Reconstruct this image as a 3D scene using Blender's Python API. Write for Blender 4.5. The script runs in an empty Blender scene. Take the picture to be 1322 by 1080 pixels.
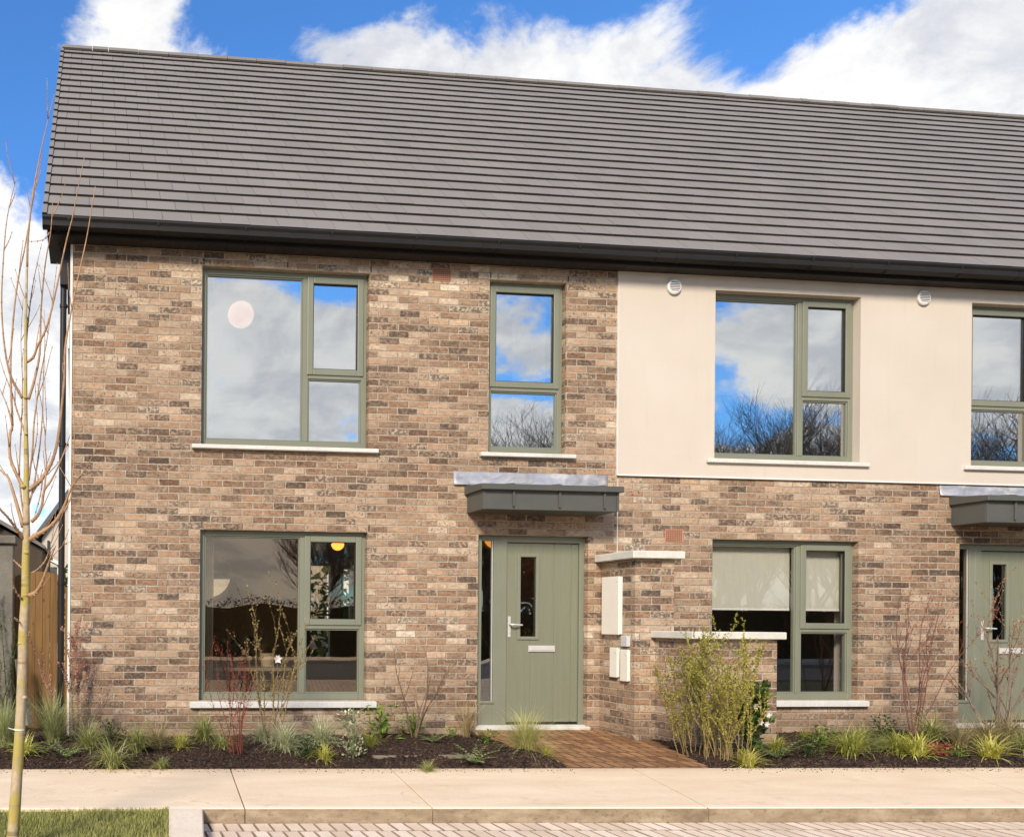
# brick terrace houses with planting beds, pavement and a young tree
SUN_AZ, SUN_EL, SUN_E, SUN_ANG = 180 + 32, 33, 3.7, 13
SKY_E, EXPO = .080, 0.50
SKYTINT = (.85, 1.55, 2.25)
CL0, CL1 = .50, .68
CLD_L, CLD_D = (9.3, 9.2, 9.0), (6.2, 6.4, 6.9)
BLOBS = [(190, 46, 330, .27), (430, 62, 420, .25), (520, 88, 480, .20), (600, 100, 480, .14), (700, 62, 300, .28), (850, 66, 330, .27), (905, 100, 480, .17), (1060, 100, 330, .26), (1150, 108, 300, .21), (1285, 68, 120, .28),
         (310, 10, 220, -.20), (450, -10, 260, -.14), (580, 15, 300, -.18), (700, -25, 260, -.14), (955, 55, 350, -.26), (1050, 10, 170, -.22), (820, -20, 250, -.15), (1190, 15, 260, -.10), (40, 110, 160, -.18), (60, 20, 200, -.12), (100, 5, 200, -.08), (240, 112, 300, -.03),
         (50, 215, 350, -.16), (75, 350, 500, -.14), (15, 150, 300, .03), (10, 320, 160, .16), (60, 270, 500, -.10), (40, 520, 14, .35)]
# the sky behind the photographer, as the panes mirror it
MBLOBS = [(380, 365, 500, -0.092), (450, 400, 600, -0.050), (300, 470, 300, 0.112), (400, 540, 200, 0.154), (680, 390, 500, 0.084), (700, 450, 900, -0.067), (665, 505, 900, -0.059), (710, 515, 900, 0.070),
          (955, 420, 500, -0.076), (1010, 480, 500, 0.168), (1065, 430, 500, 0.140), (930, 500, 900, -0.042), (1290, 430, 300, 0.105), (1270, 530, 500, -0.021), (330, 740, 60, 0.140)]
import bpy, bmesh, math, random
from mathutils import Vector, Matrix, noise, Quaternion
R = math.radians
random.seed(7)
scene = bpy.context.scene
COL = scene.collection
CAM = Vector((0.228, -8.491, 1.137)); YAW = 0.094; ROLL = 0.008; FPX = 1050.0; PU = 218.3; PV = 800.8
_F = Vector((math.sin(YAW), math.cos(YAW), 0)); _R = Vector((math.cos(YAW), -math.sin(YAW), 0)); _U = Vector((0, 0, 1))
CR = _R * math.cos(ROLL) + _U * math.sin(ROLL); CU = -_R * math.sin(ROLL) + _U * math.cos(ROLL)

def ray(u, v):
    return _F + CR * ((u - PU) / FPX) - CU * ((v - PV) / FPX)
def atZ(u, v, z):
    d = ray(u, v); return CAM + d * ((z - CAM.z) / d.z)
def atY(u, v, y):
    d = ray(u, v); return CAM + d * ((y - CAM.y) / d.y)

# ------------------------------------------------------------------ objects
LOC = {}
def tag(o, label=None, cat=None, group=None, kind=None):
    if label: o['label'] = label
    if cat: o['category'] = cat
    if group: o['group'] = group
    if kind: o['kind'] = kind
    return o
def thing(name, label, cat, loc=(0, 0, 0), group=None):
    o = bpy.data.objects.new(name, None); COL.objects.link(o)
    o.empty_display_size = .2
    o.location = loc; LOC[o.name] = Vector(loc)
    return tag(o, label, cat, group)
def link(name, me, mat, parent=None, loc=None, smooth=False):
    """me is in world coordinates; shift it to its parent's (or its own) origin"""
    o = bpy.data.objects.new(name, me); COL.objects.link(o)
    base = Vector((0, 0, 0))
    if parent is not None:
        base = LOC[parent.name]; o.parent = parent; LOC[o.name] = base
    elif loc is not None:
        base = Vector(loc); o.location = base; LOC[o.name] = base
    else:
        LOC[o.name] = base
    if base.length > 0: me.transform(Matrix.Translation(-base))
    for m in (mat if isinstance(mat, (list, tuple)) else [mat]): me.materials.append(m)
    if smooth:
        for p in me.polygons: p.use_smooth = True
    return o

class MB:
    def __init__(s): s.v = []; s.f = []; s.mi = []
    def face(s, idx, mi=0): s.f.append(idx); s.mi.append(mi)
    def add(s, vs, fs, mi=0):
        b = len(s.v); s.v.extend(vs)
        for f in fs: s.f.append([b + i for i in f]); s.mi.append(mi)
    def box(s, x0, x1, y0, y1, z0, z1, mi=0):
        vs = [(x, y, z) for z in (z0, z1) for y in (y0, y1) for x in (x0, x1)]
        s.add(vs, [(0, 2, 3, 1), (4, 5, 7, 6), (0, 1, 5, 4), (2, 6, 7, 3), (0, 4, 6, 2), (1, 3, 7, 5)], mi)
    def prism(s, pts, ax, a, b, mi=0):
        """polygon pts (2D) extruded along axis ax ('x','y','z') from a to b"""
        def mk(p, t):
            return {'x': (t, p[0], p[1]), 'y': (p[0], t, p[1]), 'z': (p[0], p[1], t)}[ax]
        n = len(pts); vs = [mk(p, a) for p in pts] + [mk(p, b) for p in pts]
        fs = [list(range(n))[::-1], list(range(n, 2 * n))] + [(i, (i + 1) % n, n + (i + 1) % n, n + i) for i in range(n)]
        s.add(vs, fs, mi)
    def tube(s, pts, rad, n=8, mi=0, cap=True):
        pts = [Vector(p) for p in pts]
        rad = list(rad) if hasattr(rad, '__len__') else [rad] * len(pts)
        b = len(s.v); t0 = (pts[1] - pts[0]).normalized()
        ref = Vector((0, 0, 1)) if abs(t0.z) < .9 else Vector((1, 0, 0))
        a = t0.cross(ref).normalized(); c = t0.cross(a)
        for i, p in enumerate(pts):
            t = (pts[min(i + 1, len(pts) - 1)] - pts[max(i - 1, 0)]).normalized()
            a = (a - t * a.dot(t)).normalized(); c = t.cross(a)
            for k in range(n):
                w = 2 * math.pi * k / n
                s.v.append(tuple(p + (a * math.cos(w) + c * math.sin(w)) * rad[i]))
        for i in range(len(pts) - 1):
            for k in range(n):
                s.face([b + i * n + k, b + i * n + (k + 1) % n, b + (i + 1) * n + (k + 1) % n, b + (i + 1) * n + k], mi)
        if cap:
            s.face([b + k for k in range(n)][::-1], mi)
            e = b + (len(pts) - 1) * n; s.face([e + k for k in range(n)], mi)
    def sphere(s, c, r, nu=20, nv=12, sc=(1, 1, 1), mi=0, v0=0.0, v1=1.0):
        b = len(s.v)
        for j in range(nv + 1):
            th = math.pi * (v0 + (v1 - v0) * j / nv)
            for i in range(nu):
                ph = 2 * math.pi * i / nu
                s.v.append((c[0] + r * sc[0] * math.sin(th) * math.cos(ph), c[1] + r * sc[1] * math.sin(th) * math.sin(ph), c[2] + r * sc[2] * math.cos(th)))
        for j in range(nv):
            for i in range(nu):
                s.face([b + j * nu + i, b + (j + 1) * nu + i, b + (j + 1) * nu + (i + 1) % nu, b + j * nu + (i + 1) % nu], mi)
    def mesh(s, name, fix=True, bev=0.0, seg=1):
        me = bpy.data.meshes.new(name); me.from_pydata(s.v, [], s.f); me.update()
        for p, m in zip(me.polygons, s.mi): p.material_index = m
        if bev or fix:
            bm = bmesh.new(); bm.from_mesh(me)
            if fix: bmesh.ops.recalc_face_normals(bm, faces=bm.faces)
            if bev:
                bmesh.ops.bevel(bm, geom=[e for e in bm.edges if len(e.link_faces) == 2 and e.calc_face_angle(0) > .6], offset=bev, segments=seg, affect='EDGES', profile=.5, clamp_overlap=True)
            bm.to_mesh(me); bm.free()
        return me
    def obj(s, name, mat, parent=None, loc=None, bev=0.0, smooth=False, seg=1, fix=True):
        return link(name, s.mesh(name, fix, bev, seg), mat, parent, loc, smooth)

def grid_wall(mb, xs, zs, holes, y0, y1, mi=0):
    """wall slab in the xz plane with rectangular holes; outer rect xs,zs; faces only where they show"""
    X = sorted(set([xs[0], xs[1]] + [h[0] for h in holes] + [h[1] for h in holes])); X = [x for x in X if xs[0] <= x <= xs[1]]
    Z = sorted(set([zs[0], zs[1]] + [h[2] for h in holes] + [h[3] for h in holes])); Z = [z for z in Z if zs[0] <= z <= zs[1]]
    nx, nz = len(X) - 1, len(Z) - 1
    fl = [[not any(h[0] - 1e-6 <= X[i] and X[i + 1] <= h[1] + 1e-6 and h[2] - 1e-6 <= Z[j] and Z[j + 1] <= h[3] + 1e-6 for h in holes) for j in range(nz)] for i in range(nx)]
    g = lambda i, j: 0 <= i < nx and 0 <= j < nz and fl[i][j]
    ids = {}
    def V(i, j, k):
        if (i, j, k) not in ids: ids[(i, j, k)] = len(mb.v); mb.v.append((X[i], (y0, y1)[k], Z[j]))
        return ids[(i, j, k)]
    for i in range(nx):
        for j in range(nz):
            if not fl[i][j]: continue
            mb.face([V(i, j, 0), V(i + 1, j, 0), V(i + 1, j + 1, 0), V(i, j + 1, 0)], mi)
            mb.face([V(i, j, 1), V(i, j + 1, 1), V(i + 1, j + 1, 1), V(i + 1, j, 1)], mi)
            if not g(i - 1, j): mb.face([V(i, j, 0), V(i, j + 1, 0), V(i, j + 1, 1), V(i, j, 1)], mi)
            if not g(i + 1, j): mb.face([V(i + 1, j, 0), V(i + 1, j, 1), V(i + 1, j + 1, 1), V(i + 1, j + 1, 0)], mi)
            if not g(i, j - 1): mb.face([V(i, j, 0), V(i, j, 1), V(i + 1, j, 1), V(i + 1, j, 0)], mi)
            if not g(i, j + 1): mb.face([V(i, j + 1, 0), V(i + 1, j + 1, 0), V(i + 1, j + 1, 1), V(i, j + 1, 1)], mi)

# ------------------------------------------------------------------ node helpers
class NT:
    def __init__(s, name, world=None):
        if world: world.use_nodes = True; s.t = world.node_tree
        else:
            s.mat = bpy.data.materials.new(name); s.mat.use_nodes = True; s.t = s.mat.node_tree
        s.t.nodes.clear()
    def n(s, typ, ins=None, **props):
        nd = s.t.nodes.new(typ)
        for k, v in props.items(): setattr(nd, k, v)
        for k, v in (ins or {}).items():
            if isinstance(v, bpy.types.NodeSocket): s.t.links.new(v, nd.inputs[k])
            else: nd.inputs[k].default_value = v
        return nd
    def m(s, op, a, b=None, c=None, clamp=False):
        ins = {0: a}
        if b is not None: ins[1] = b
        if c is not None: ins[2] = c
        return s.n('ShaderNodeMath', ins, operation=op, use_clamp=clamp).outputs[0]
    def vm(s, op, a, b=None):
        ins = {0: a}
        if b is not None: ins[1] = b
        nd = s.n('ShaderNodeVectorMath', ins, operation=op)
        return nd.outputs['Value'] if op in ('DOT_PRODUCT', 'LENGTH') else nd.outputs[0]
    def sstep(s, x, lo, hi):
        return s.n('ShaderNodeMapRange', {0: x, 1: lo, 2: hi, 3: 0.0, 4: 1.0}, interpolation_type='SMOOTHSTEP').outputs[0]
    def rng(s, x, lo, hi, a, b):
        return s.n('ShaderNodeMapRange', {0: x, 1: lo, 2: hi, 3: a, 4: b}).outputs[0]
    def pos(s): return s.n('ShaderNodeNewGeometry').outputs['Position']
    def xyz(s, v): return s.n('ShaderNodeSeparateXYZ', {0: v}).outputs
    def comb(s, x, y, z): return s.n('ShaderNodeCombineXYZ', {0: x, 1: y, 2: z}).outputs[0]
    def scl(s, v, k): return s.vm('MULTIPLY', v, k if isinstance(k, tuple) else (k, k, k))
    def noise(s, v, scale, det=4, rough=.55, dist=0.0, dim='3D'):
        return s.n('ShaderNodeTexNoise', {'Vector': v, 'Scale': scale, 'Detail': det, 'Roughness': rough, 'Distortion': dist}, noise_dimensions=dim).outputs[0]
    def white(s, v):
        o = s.n('ShaderNodeTexWhiteNoise', {0: v}, noise_dimensions='3D').outputs; return o
    def ramp(s, x, stops, interp='LINEAR'):
        nd = s.n('ShaderNodeValToRGB', {0: x}); cr = nd.color_ramp; cr.interpolation = interp
        while len(cr.elements) < len(stops): cr.elements.new(.5)
        for e, (p, c) in zip(cr.elements, stops): e.position = p; e.color = (c[0], c[1], c[2], 1)
        return nd.outputs[0]
    def mix(s, f, a, b, mode='MIX'):
        nd = s.n('ShaderNodeMix', None, data_type='RGBA', blend_type=mode)
        for k, v in ((0, f), (6, a), (7, b)):
            if isinstance(v, bpy.types.NodeSocket): s.t.links.new(v, nd.inputs[k])
            else: nd.inputs[k].default_value = (v if k == 0 else (v[0], v[1], v[2], 1))
        return nd.outputs[2]
    def bump(s, h, strength=.5, dist=.01, normal=None):
        ins = {'Height': h, 'Strength': strength, 'Distance': dist}
        if normal is not None: ins['Normal'] = normal
        return s.n('ShaderNodeBump', ins).outputs[0]
    def bsdf(s, col, rough=.8, normal=None, spec=.3, metal=0.0, **kw):
        ins = {'Base Color': col if isinstance(col, bpy.types.NodeSocket) else (col[0], col[1], col[2], 1), 'Roughness': rough, 'Metallic': metal, 'Specular IOR Level': spec}
        if normal is not None: ins['Normal'] = normal
        for k, v in kw.items(): ins[k.replace('_', ' ')] = v
        return s.n('ShaderNodeBsdfPrincipled', ins).outputs[0]
    def out(s, sh):
        s.n('ShaderNodeOutputMaterial', {0: sh}); return s.mat

def simple(name, col, rough=.6, spec=.3, metal=0.0, var=.12, vs=6.0, bump=0.0, bs=60.0):
    t = NT(name); p = t.pos(); nz = t.noise(p, vs, 4)
    c = t.mix(t.rng(nz, .3, .7, 0, 1), [x * (1 - var) for x in col], [min(1, x * (1 + var)) for x in col])
    nrm = t.bump(t.noise(p, bs, 3), bump, .004) if bump else None
    return t.out(t.bsdf(c, rough, nrm, spec, metal))

def brick_mat():
    t = NT('brick'); p = t.pos(); x, y, z = t.xyz(p)
    wob = t.n('ShaderNodeTexNoise', {'Vector': p, 'Scale': 34.0, 'Detail': 4.0, 'Roughness': .65}).outputs[1]
    wx, wy, wz = t.xyz(t.vm('SUBTRACT', wob, (.5, .5, .5)))
    u = t.m('ADD', t.m('ADD', x, y), t.m('MULTIPLY', wx, .026)); w = t.m('ADD', z, t.m('MULTIPLY', wz, .017))
    lw = t.noise(t.scl(p, (1, 1, 0)), .9, 2)
    w = t.m('ADD', t.m('ADD', w, 3.0), t.m('MULTIPLY', t.m('SUBTRACT', lw, .5), .008))
    rr = t.m('DIVIDE', w, .075); row = t.m('FLOOR', rr); fw = t.m('FRACT', rr)
    uu = t.m('ADD', t.m('DIVIDE', t.m('ADD', u, 45.0), .225), t.m('MULTIPLY', t.m('MODULO', row, 2.0), .5))
    rj = t.white(t.comb(row, 3.3, 1.0))[0]
    uu = t.m('ADD', uu, t.m('MULTIPLY', t.m('SUBTRACT', rj, .5), .09))
    col = t.m('FLOOR', uu); fu = t.m('FRACT', uu)
    r1 = t.white(t.comb(col, row, 1.0))[0]; r2 = t.white(t.comb(col, row, 7.0))[0]; r3 = t.white(t.comb(col, row, 13.0))[0]; r4 = t.white(t.comb(col, row, 23.0))[0]
    du = t.m('MULTIPLY', t.m('MINIMUM', fu, t.m('SUBTRACT', 1.0, fu)), .225)
    dw = t.m('MULTIPLY', t.m('MINIMUM', fw, t.m('SUBTRACT', 1.0, fw)), .075)
    lo = t.rng(r4, 0.0, 1.0, .0015, .0048)
    dd = t.m('SUBTRACT', t.m('MINIMUM', du, dw), lo)
    body = t.sstep(dd, .0, .005)
    big = t.noise(p, .55, 2)
    bigz = t.noise(t.scl(p, (.35, .35, 2.6)), 1.0, 3)
    pv = t.vm('ADD', p, t.comb(t.m('MULTIPLY', r1, 3.0), 0.0, t.m('MULTIPLY', r3, 3.0)))
    sm = t.noise(t.scl(pv, (1, 1, 1.8)), 17.0, 6, .72, .6)
    sm2 = t.noise(t.scl(pv, (1, 1, 1.5)), 48.0, 4, .65)
    v = t.m('ADD', t.m('ADD', t.m('MULTIPLY', r1, .50), -.01), t.m('ADD', t.rng(big, .35, .65, -.06, .12), t.rng(bigz, .35, .65, -.10, .14)))
    v = t.m('ADD', v, t.m('ADD', t.rng(sm, .25, .75, -.16, .40), t.rng(sm2, .3, .7, -.13, .16)))
    base = t.ramp(v, [(0.0, (.105, .062, .038)), (.18, (.20, .128, .082)), (.36, (.305, .198, .126)), (.52, (.388, .264, .170)), (.66, (.455, .332, .224)), (.80, (.57, .44, .31)), (1.0, (.76, .65, .49))])
    base = t.mix(t.m('MULTIPLY', t.sstep(r4, .55, .95), .45), base, t.mix(1.0, base, (1.06, .86, .74), 'MULTIPLY'))
    base = t.mix(t.m('MULTIPLY', t.m('MULTIPLY', t.sstep(sm2, .54, .66), t.sstep(sm, .45, .6)), .7), base, (.21, .105, .052))
    blot = t.noise(t.scl(pv, (1, 1, 1.2)), 27.0, 4, .62)
    dark = t.m('MULTIPLY', t.sstep(blot, .42, .54), t.sstep(r2, .74, .88))
    dark2 = t.m('MULTIPLY', t.sstep(t.noise(pv, 38.0, 3, .6), .56, .62), t.sstep(r2, .30, .62))
    base = t.mix(t.m('MULTIPLY', t.m('MAXIMUM', dark, dark2), t.rng(sm2, .3, .7, .95, .55)), base, (.062, .052, .045))
    mort = t.mix(t.rng(t.noise(p, 11.0, 5, .65), .3, .7, 0, 1), (.34, .27, .19), (.50, .415, .31))
    smear = t.m('MULTIPLY', t.m('SUBTRACT', 1.0, t.sstep(dd, .003, .013)), t.sstep(t.noise(p, 8.0, 4, .6), .46, .62))
    base = t.mix(t.m('MULTIPLY', smear, .55), base, (.44, .36, .26))
    c = t.mix(body, mort, base)
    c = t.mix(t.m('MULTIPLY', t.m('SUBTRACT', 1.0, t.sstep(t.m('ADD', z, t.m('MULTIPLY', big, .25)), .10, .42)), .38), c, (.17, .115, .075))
    h = t.m('ADD', t.m('MULTIPLY', body, 1.1), t.m('ADD', t.m('MULTIPLY', sm, .55), t.m('ADD', t.m('MULTIPLY', r3, .35), t.m('MULTIPLY', sm2, .3))))
    return t.out(t.bsdf(c, .94, t.bump(h, .85, .010), .12))

def glass_mat(name, fac, tint=(.86, .88, .87), wav=.0003, gc=(.93, .95, .95)):
    t = NT(name); p = t.pos()
    nrm = t.bump(t.noise(t.scl(p, (1.2, 1.2, .6)), 1.6, 1), .35, wav * 8)
    gl = t.n('ShaderNodeBsdfGlossy', {0: (*gc, 1), 'Roughness': 0.0, 'Normal': nrm}).outputs[0]
    tr = t.n('ShaderNodeBsdfTransparent', {0: (*tint, 1)}).outputs[0]
    return t.out(t.n('ShaderNodeMixShader', {0: fac, 1: tr, 2: gl}).outputs[0])

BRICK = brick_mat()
def render_mat():
    t = NT('cream_render'); p = t.pos()
    a = t.noise(p, .9, 3); b = t.noise(t.scl(p, (5, 5, .35)), 2.0, 5, .6)
    c = t.mix(t.rng(a, .3, .7, 0, 1), (.555, .475, .385), (.60, .52, .43))
    c = t.mix(t.m('MULTIPLY', t.sstep(b, .52, .72), .22), c, (.50, .42, .34))
    return t.out(t.bsdf(c, .95, t.bump(t.m('ADD', t.noise(p, 170.0, 3, .6), t.m('MULTIPLY', t.noise(p, 3.0, 3), 3.0)), .5, .003), .1))
CREAM = render_mat()
SAGE = simple('sage_frame', (.200, .203, .143), .42, .4, var=.05, vs=3)
def door_mat():
    t = NT('sage_door'); p = t.pos()
    g = t.noise(t.scl(p, (60, 60, 2.2)), 1.0, 4)
    c = t.mix(t.rng(g, .3, .7, 0, 1), (.180, .184, .120), (.204, .206, .140))
    return t.out(t.bsdf(c, .45, t.bump(g, .25, .002), .4))
DOORM = door_mat()
GLASS_UP = glass_mat('upper_glass', .56, (.9, .9, .88))
GLASS_LOW = glass_mat('lower_glass', .125, (.94, .88, .78), gc=(1.0, .88, .74)); GLASS_CLR = glass_mat('clear_glass', .09, (.97, .97, .95))
GLASS_DOOR = glass_mat('door_glass', .22, (.60, .58, .53), .003)
def conc(name, lo, hi, bs=120, b=.3, sc=3.0):
    t = NT(name); p = t.pos(); a = t.noise(p, sc, 6, .65); s2 = t.noise(p, 40.0, 4)
    c = t.mix(t.rng(a, .3, .7, 0, 1), lo, hi); c = t.mix(t.rng(s2, .45, .75, 0, .25), c, [x * .55 for x in lo])
    return t.out(t.bsdf(c, .9, t.bump(t.noise(p, bs, 4), b, .003), .2))
SILL = conc('sill_concrete', (.55, .52, .46), (.68, .65, .58))
COPE = conc('coping_concrete', (.50, .47, .40), (.70, .66, .57), sc=5)
BLACK = simple('black_plastic', (.020, .017, .015), .48, .22, var=.1)
SOFFIT = simple('soffit_black', (.040, .032, .027), .6, .25, var=.1)
ANTH = simple('anthracite_metal', (.088, .086, .074), .42, .4, var=.06, vs=4)
WHITEP = simple('white_plastic', (.74, .70, .64), .5, .4, var=.03)
CREAMP = simple('cream_plastic', (.78, .70, .60), .5, .4, var=.03)
STEEL = simple('brushed_steel', (.62, .59, .54), .45, .5, .25, var=.05)
PLASTER = simple('wall_plaster', (.50, .46, .40), .9, .1, var=.04, vs=1)
PLASTER_D = simple('room_paint', (.50, .43, .35), .9, .1, var=.05, vs=1)
WOODF = simple('oak_floor', (.22, .15, .09), .5, .3, var=.2, vs=5)
def lead_mat():
    t = NT('lead_flashing'); p = t.pos(); a = t.noise(t.scl(p, (1, 1, 1.6)), 5.0, 5, .6, 1.2); b = t.noise(p, 2.2, 3)
    c = t.ramp(a, [(.3, (.22, .22, .225)), (.5, (.36, .345, .345)), (.62, (.50, .47, .44)), (.75, (.62, .60, .58))])
    c = t.mix(t.rng(b, .4, .65, 0, .6), c, (.33, .36, .44))
    return t.out(t.bsdf(c, .55, t.bump(a, .5, .01), .4, .15))
LEAD = lead_mat()
def tile_mat():
    t = NT('roof_tile'); p = t.pos(); at = t.n('ShaderNodeAttribute', None, attribute_name='rnd').outputs['Fac']
    a = t.noise(p, 1.3, 5, .6); b = t.noise(p, 45.0, 3)
    c = t.mix(at, (.192, .168, .144), (.214, .188, .163))
    c = t.mix(t.rng(a, .35, .7, 0, .45), c, (.25, .22, .19)); c = t.mix(t.rng(b, .5, .8, 0, .3), c, (.19, .16, .13))
    return t.out(t.bsdf(c, .72, t.bump(b, .25, .003), .35))
TILE = tile_mat()
EDGE_SHADE_UNDERLAY = simple('edge_shade_underlay', (.045, .041, .038), .6, .3)  # dark tone paints the shadow lines on tile front edges; also colours the underlay

# ------------------------------------------------------------------ building pieces
FY = .07     # window frame set back from the brick face
def window(par, x0, x1, z0, z1, glass, mull=None, trans=None, sill_h=.075, sash='right', fy=FY):
    fr = MB(); w = .058; y0, y1 = fy, fy + .07
    fr.box(x0, x0 + w, y0, y1, z0, z1); fr.box(x1 - w, x1, y0, y1, z0, z1)
    fr.box(x0 + w, x1 - w, y0, y1, z0, z0 + w + .012); fr.box(x0 + w, x1 - w, y0, y1, z1 - w, z1)
    zb = z0 + w + .012; zt = z1 - w
    if mull:
        fr.box(mull - .032, mull + .032, y0, y1, zb, zt)
        sx0, sx1 = mull + .032, x1 - w
    else: sx0, sx1 = x0 + w, x1 - w
    fr.box(sx0, sx1, y0, y1, trans - .03, trans + .03)
    win = fr.obj('window', SAGE, par, bev=.005)
    panes = [(sx0, sx1, zb, trans - .03)]
    if mull: panes.append((x0 + w, mull - .032, zb, zt))
    # glazing beads round the fixed panes
    for a, b, c, d in panes:
        g = MB(); k = .014; ya, yb = y0 + .012, y1 - .012
        g.box(a, a + k, ya, yb, c, d); g.box(b - k, b, ya, yb, c, d); g.box(a + k, b - k, ya, yb, c, c + k); g.box(a + k, b - k, ya, yb, d - k, d)
        g.obj('glazing_bead', SAGE, win, bev=.003)
        pm = MB(); pm.box(a + k - .002, b - k + .002, y0 + .03, y0 + .034, c + k - .002, d - k + .002); pm.obj('pane', glass, win)
    s = MB(); a, b, c, d = sx0 - .018, sx1 + .018, trans + .012, zt + .018; k = .066; ya, yb = y0 - .014, y0 + .052
    s.box(a, a + k, ya, yb, c, d); s.box(b - k, b, ya, yb, c, d); s.box(a + k, b - k, ya, yb, c, c + k); s.box(a + k, b - k, ya, yb, d - k, d)
    s.obj('opening_sash', SAGE, win, bev=.007, seg=2)
    gk = MB(); gk.box(a + k, a + k + .006, ya + .01, ya + .03, c + k, d - k); gk.box(b - k - .006, b - k, ya + .01, ya + .03, c + k, d - k)
    gk.box(a + k + .006, b - k - .006, ya + .01, ya + .03, c + k, c + k + .006); gk.box(a + k + .006, b - k - .006, ya + .01, ya + .03, d - k - .006, d - k)
    gk.obj('rubber_gasket', BLACK, win)
    pm = MB(); pm.box(a + k + .001, b - k - .001, ya + .031, ya + .035, c + k - .001, d - k + .001); pm.obj('pane', glass, win)
    sl = MB(); ov = .10
    sl.prism([(-.055, z0 - sill_h), (fy + .02, z0 - sill_h), (fy + .02, z0 - .002), (fy - .004, z0 - .002), (-.055, z0 - .012)], 'x', x0 - ov, x1 + ov)
    sl.obj('sill', SILL, win, bev=.005)
    return win

def door_set(par, X, zt=2.1):
    """front door with sidelight; X = left edge of the opening"""
    W = 1.262; y0, y1 = .07, .14; x1 = X + W
    f = MB(); f.box(X, X + .078, y0, y1, .02, zt); f.box(X + .212, X + .366, y0, y1, .02, zt); f.box(X + .284, X + .293, y0 - .003, y0 + .01, .02, zt)
    f.box(X + 1.208, x1, y0, y1, .02, zt); f.box(X + .078, X + .212, y0, y1, .02, .285); f.box(X + .078, X + .212, y0, y1, 2.045, zt)
    f.box(X + .366, X + 1.208, y0, y1, 2.03, zt); f.box(X + .06, X + .225, y0 - .012, y0, .255, .285)
    fr = f.obj('door_frame', SAGE, par, bev=.005)
    g = MB(); g.box(X + .078, X + .212, y0 + .025, y0 + .03, .285, 2.045); g.obj('sidelight_pane', GLASS_DOOR if X < 6 else GLASS_LOW, fr)
    s = MB(); s.box(X + .198, X + .206, y0 + .01, y0 + .024, .285, 2.045); s.obj('glazing_spacer', STEEL, fr)
    th = MB(); th.prism([(-.02, -.03), (.16, -.03), (.16, .02), (.05, .022), (-.02, .004)], 'x', X - .02, x1 + .03); th.obj('threshold', COPE, fr, bev=.003)
    a, b = X + .369, X + 1.205; ly = y0 + .022
    gx0, gx1, gz0, gz1 = X + .528, X + .716, .990, 1.875
    d = MB(); grooves = [X + .655, X + .925, X + 1.125]
    # leaf in vertical boards with real grooves between them, opening for the glazing
    cuts = [a] + grooves[1:] + [b]
    for i in range(len(cuts) - 1):
        q0, q1 = cuts[i] + (.0045 if i else 0), cuts[i + 1] - (.0045 if i < len(cuts) - 2 else 0)
        if q0 < gx0 < q1:
            gm = X + .655
            d.box(q0, gx0, ly, ly + .045, .05, 2.022); d.box(gx1, q1, ly, ly + .045, .05, 2.022)
            d.box(gx0, gx1, ly, ly + .045, gz1, 2.022)
            d.box(gx0, gm - .004, ly, ly + .045, .05, gz0); d.box(gm + .004, gx1, ly, ly + .045, .05, gz0)
        else: d.box(q0, q1, ly, ly + .045, .05, 2.022)
    d.box(a + .005, b - .005, ly + .006, ly + .04, .06, gz0 - .03)
    d.box(gx1 + .03, b - .005, ly + .006, ly + .04, gz0 - .03, 2.01)
    leaf = d.obj('door', DOORM, par, bev=.0028)
    m = MB(); k = .032; ya = ly - .012; yb = ly + .012
    m.box(gx0 - k, gx0 + .004, ya, yb, gz0 - k, gz1 + k); m.box(gx1 - .004, gx1 + k, ya, yb, gz0 - k, gz1 + k)
    m.box(gx0 + .004, gx1 - .004, ya, yb, gz0 - k, gz0 + .004); m.box(gx0 + .004, gx1 - .004, ya, yb, gz1 - .004, gz1 + k)
    m.obj('glazing_frame', SAGE, leaf, bev=.006, seg=2)
    g = MB(); g.box(gx0 + .002, gx1 - .002, ly + .015, ly + .02, gz0 + .002, gz1 - .002); g.obj('door_pane', GLASS_DOOR, leaf)
    lp = MB(); lp.box(X + .628, X + .934, ly - .014, ly + .002, .826, .895); lp.box(X + .65, X + .912, ly - .019, ly - .013, .84, .882); lp.obj('letter_plate', STEEL, leaf, bev=.004)
    h = MB(); hx = X + .405
    h.box(hx - .015, hx + .015, ly - .010, ly + .001, .985, 1.215)
    h.tube([(hx, ly - .005, 1.125), (hx, ly - .05, 1.125), (hx + .02, ly - .058, 1.125), (hx + .125, ly - .055, 1.12)], [.011, .011, .011, .009], 10)
    h.tube([(hx, ly - .016, 1.04), (hx, ly - .003, 1.04)], .009, 10)
    h.obj('door_handle', STEEL, leaf, bev=.002)
    hs = MB(); hs.tube([(b - .13, ly + .001, .07), (b - .13, ly + .001, .071)], .003, 6)
    bt = MB(); bt.box(a, b, ly + .002, ly + .04, .022, .047); bt.obj('weather_bar', BLACK, leaf)
    return leaf

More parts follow.
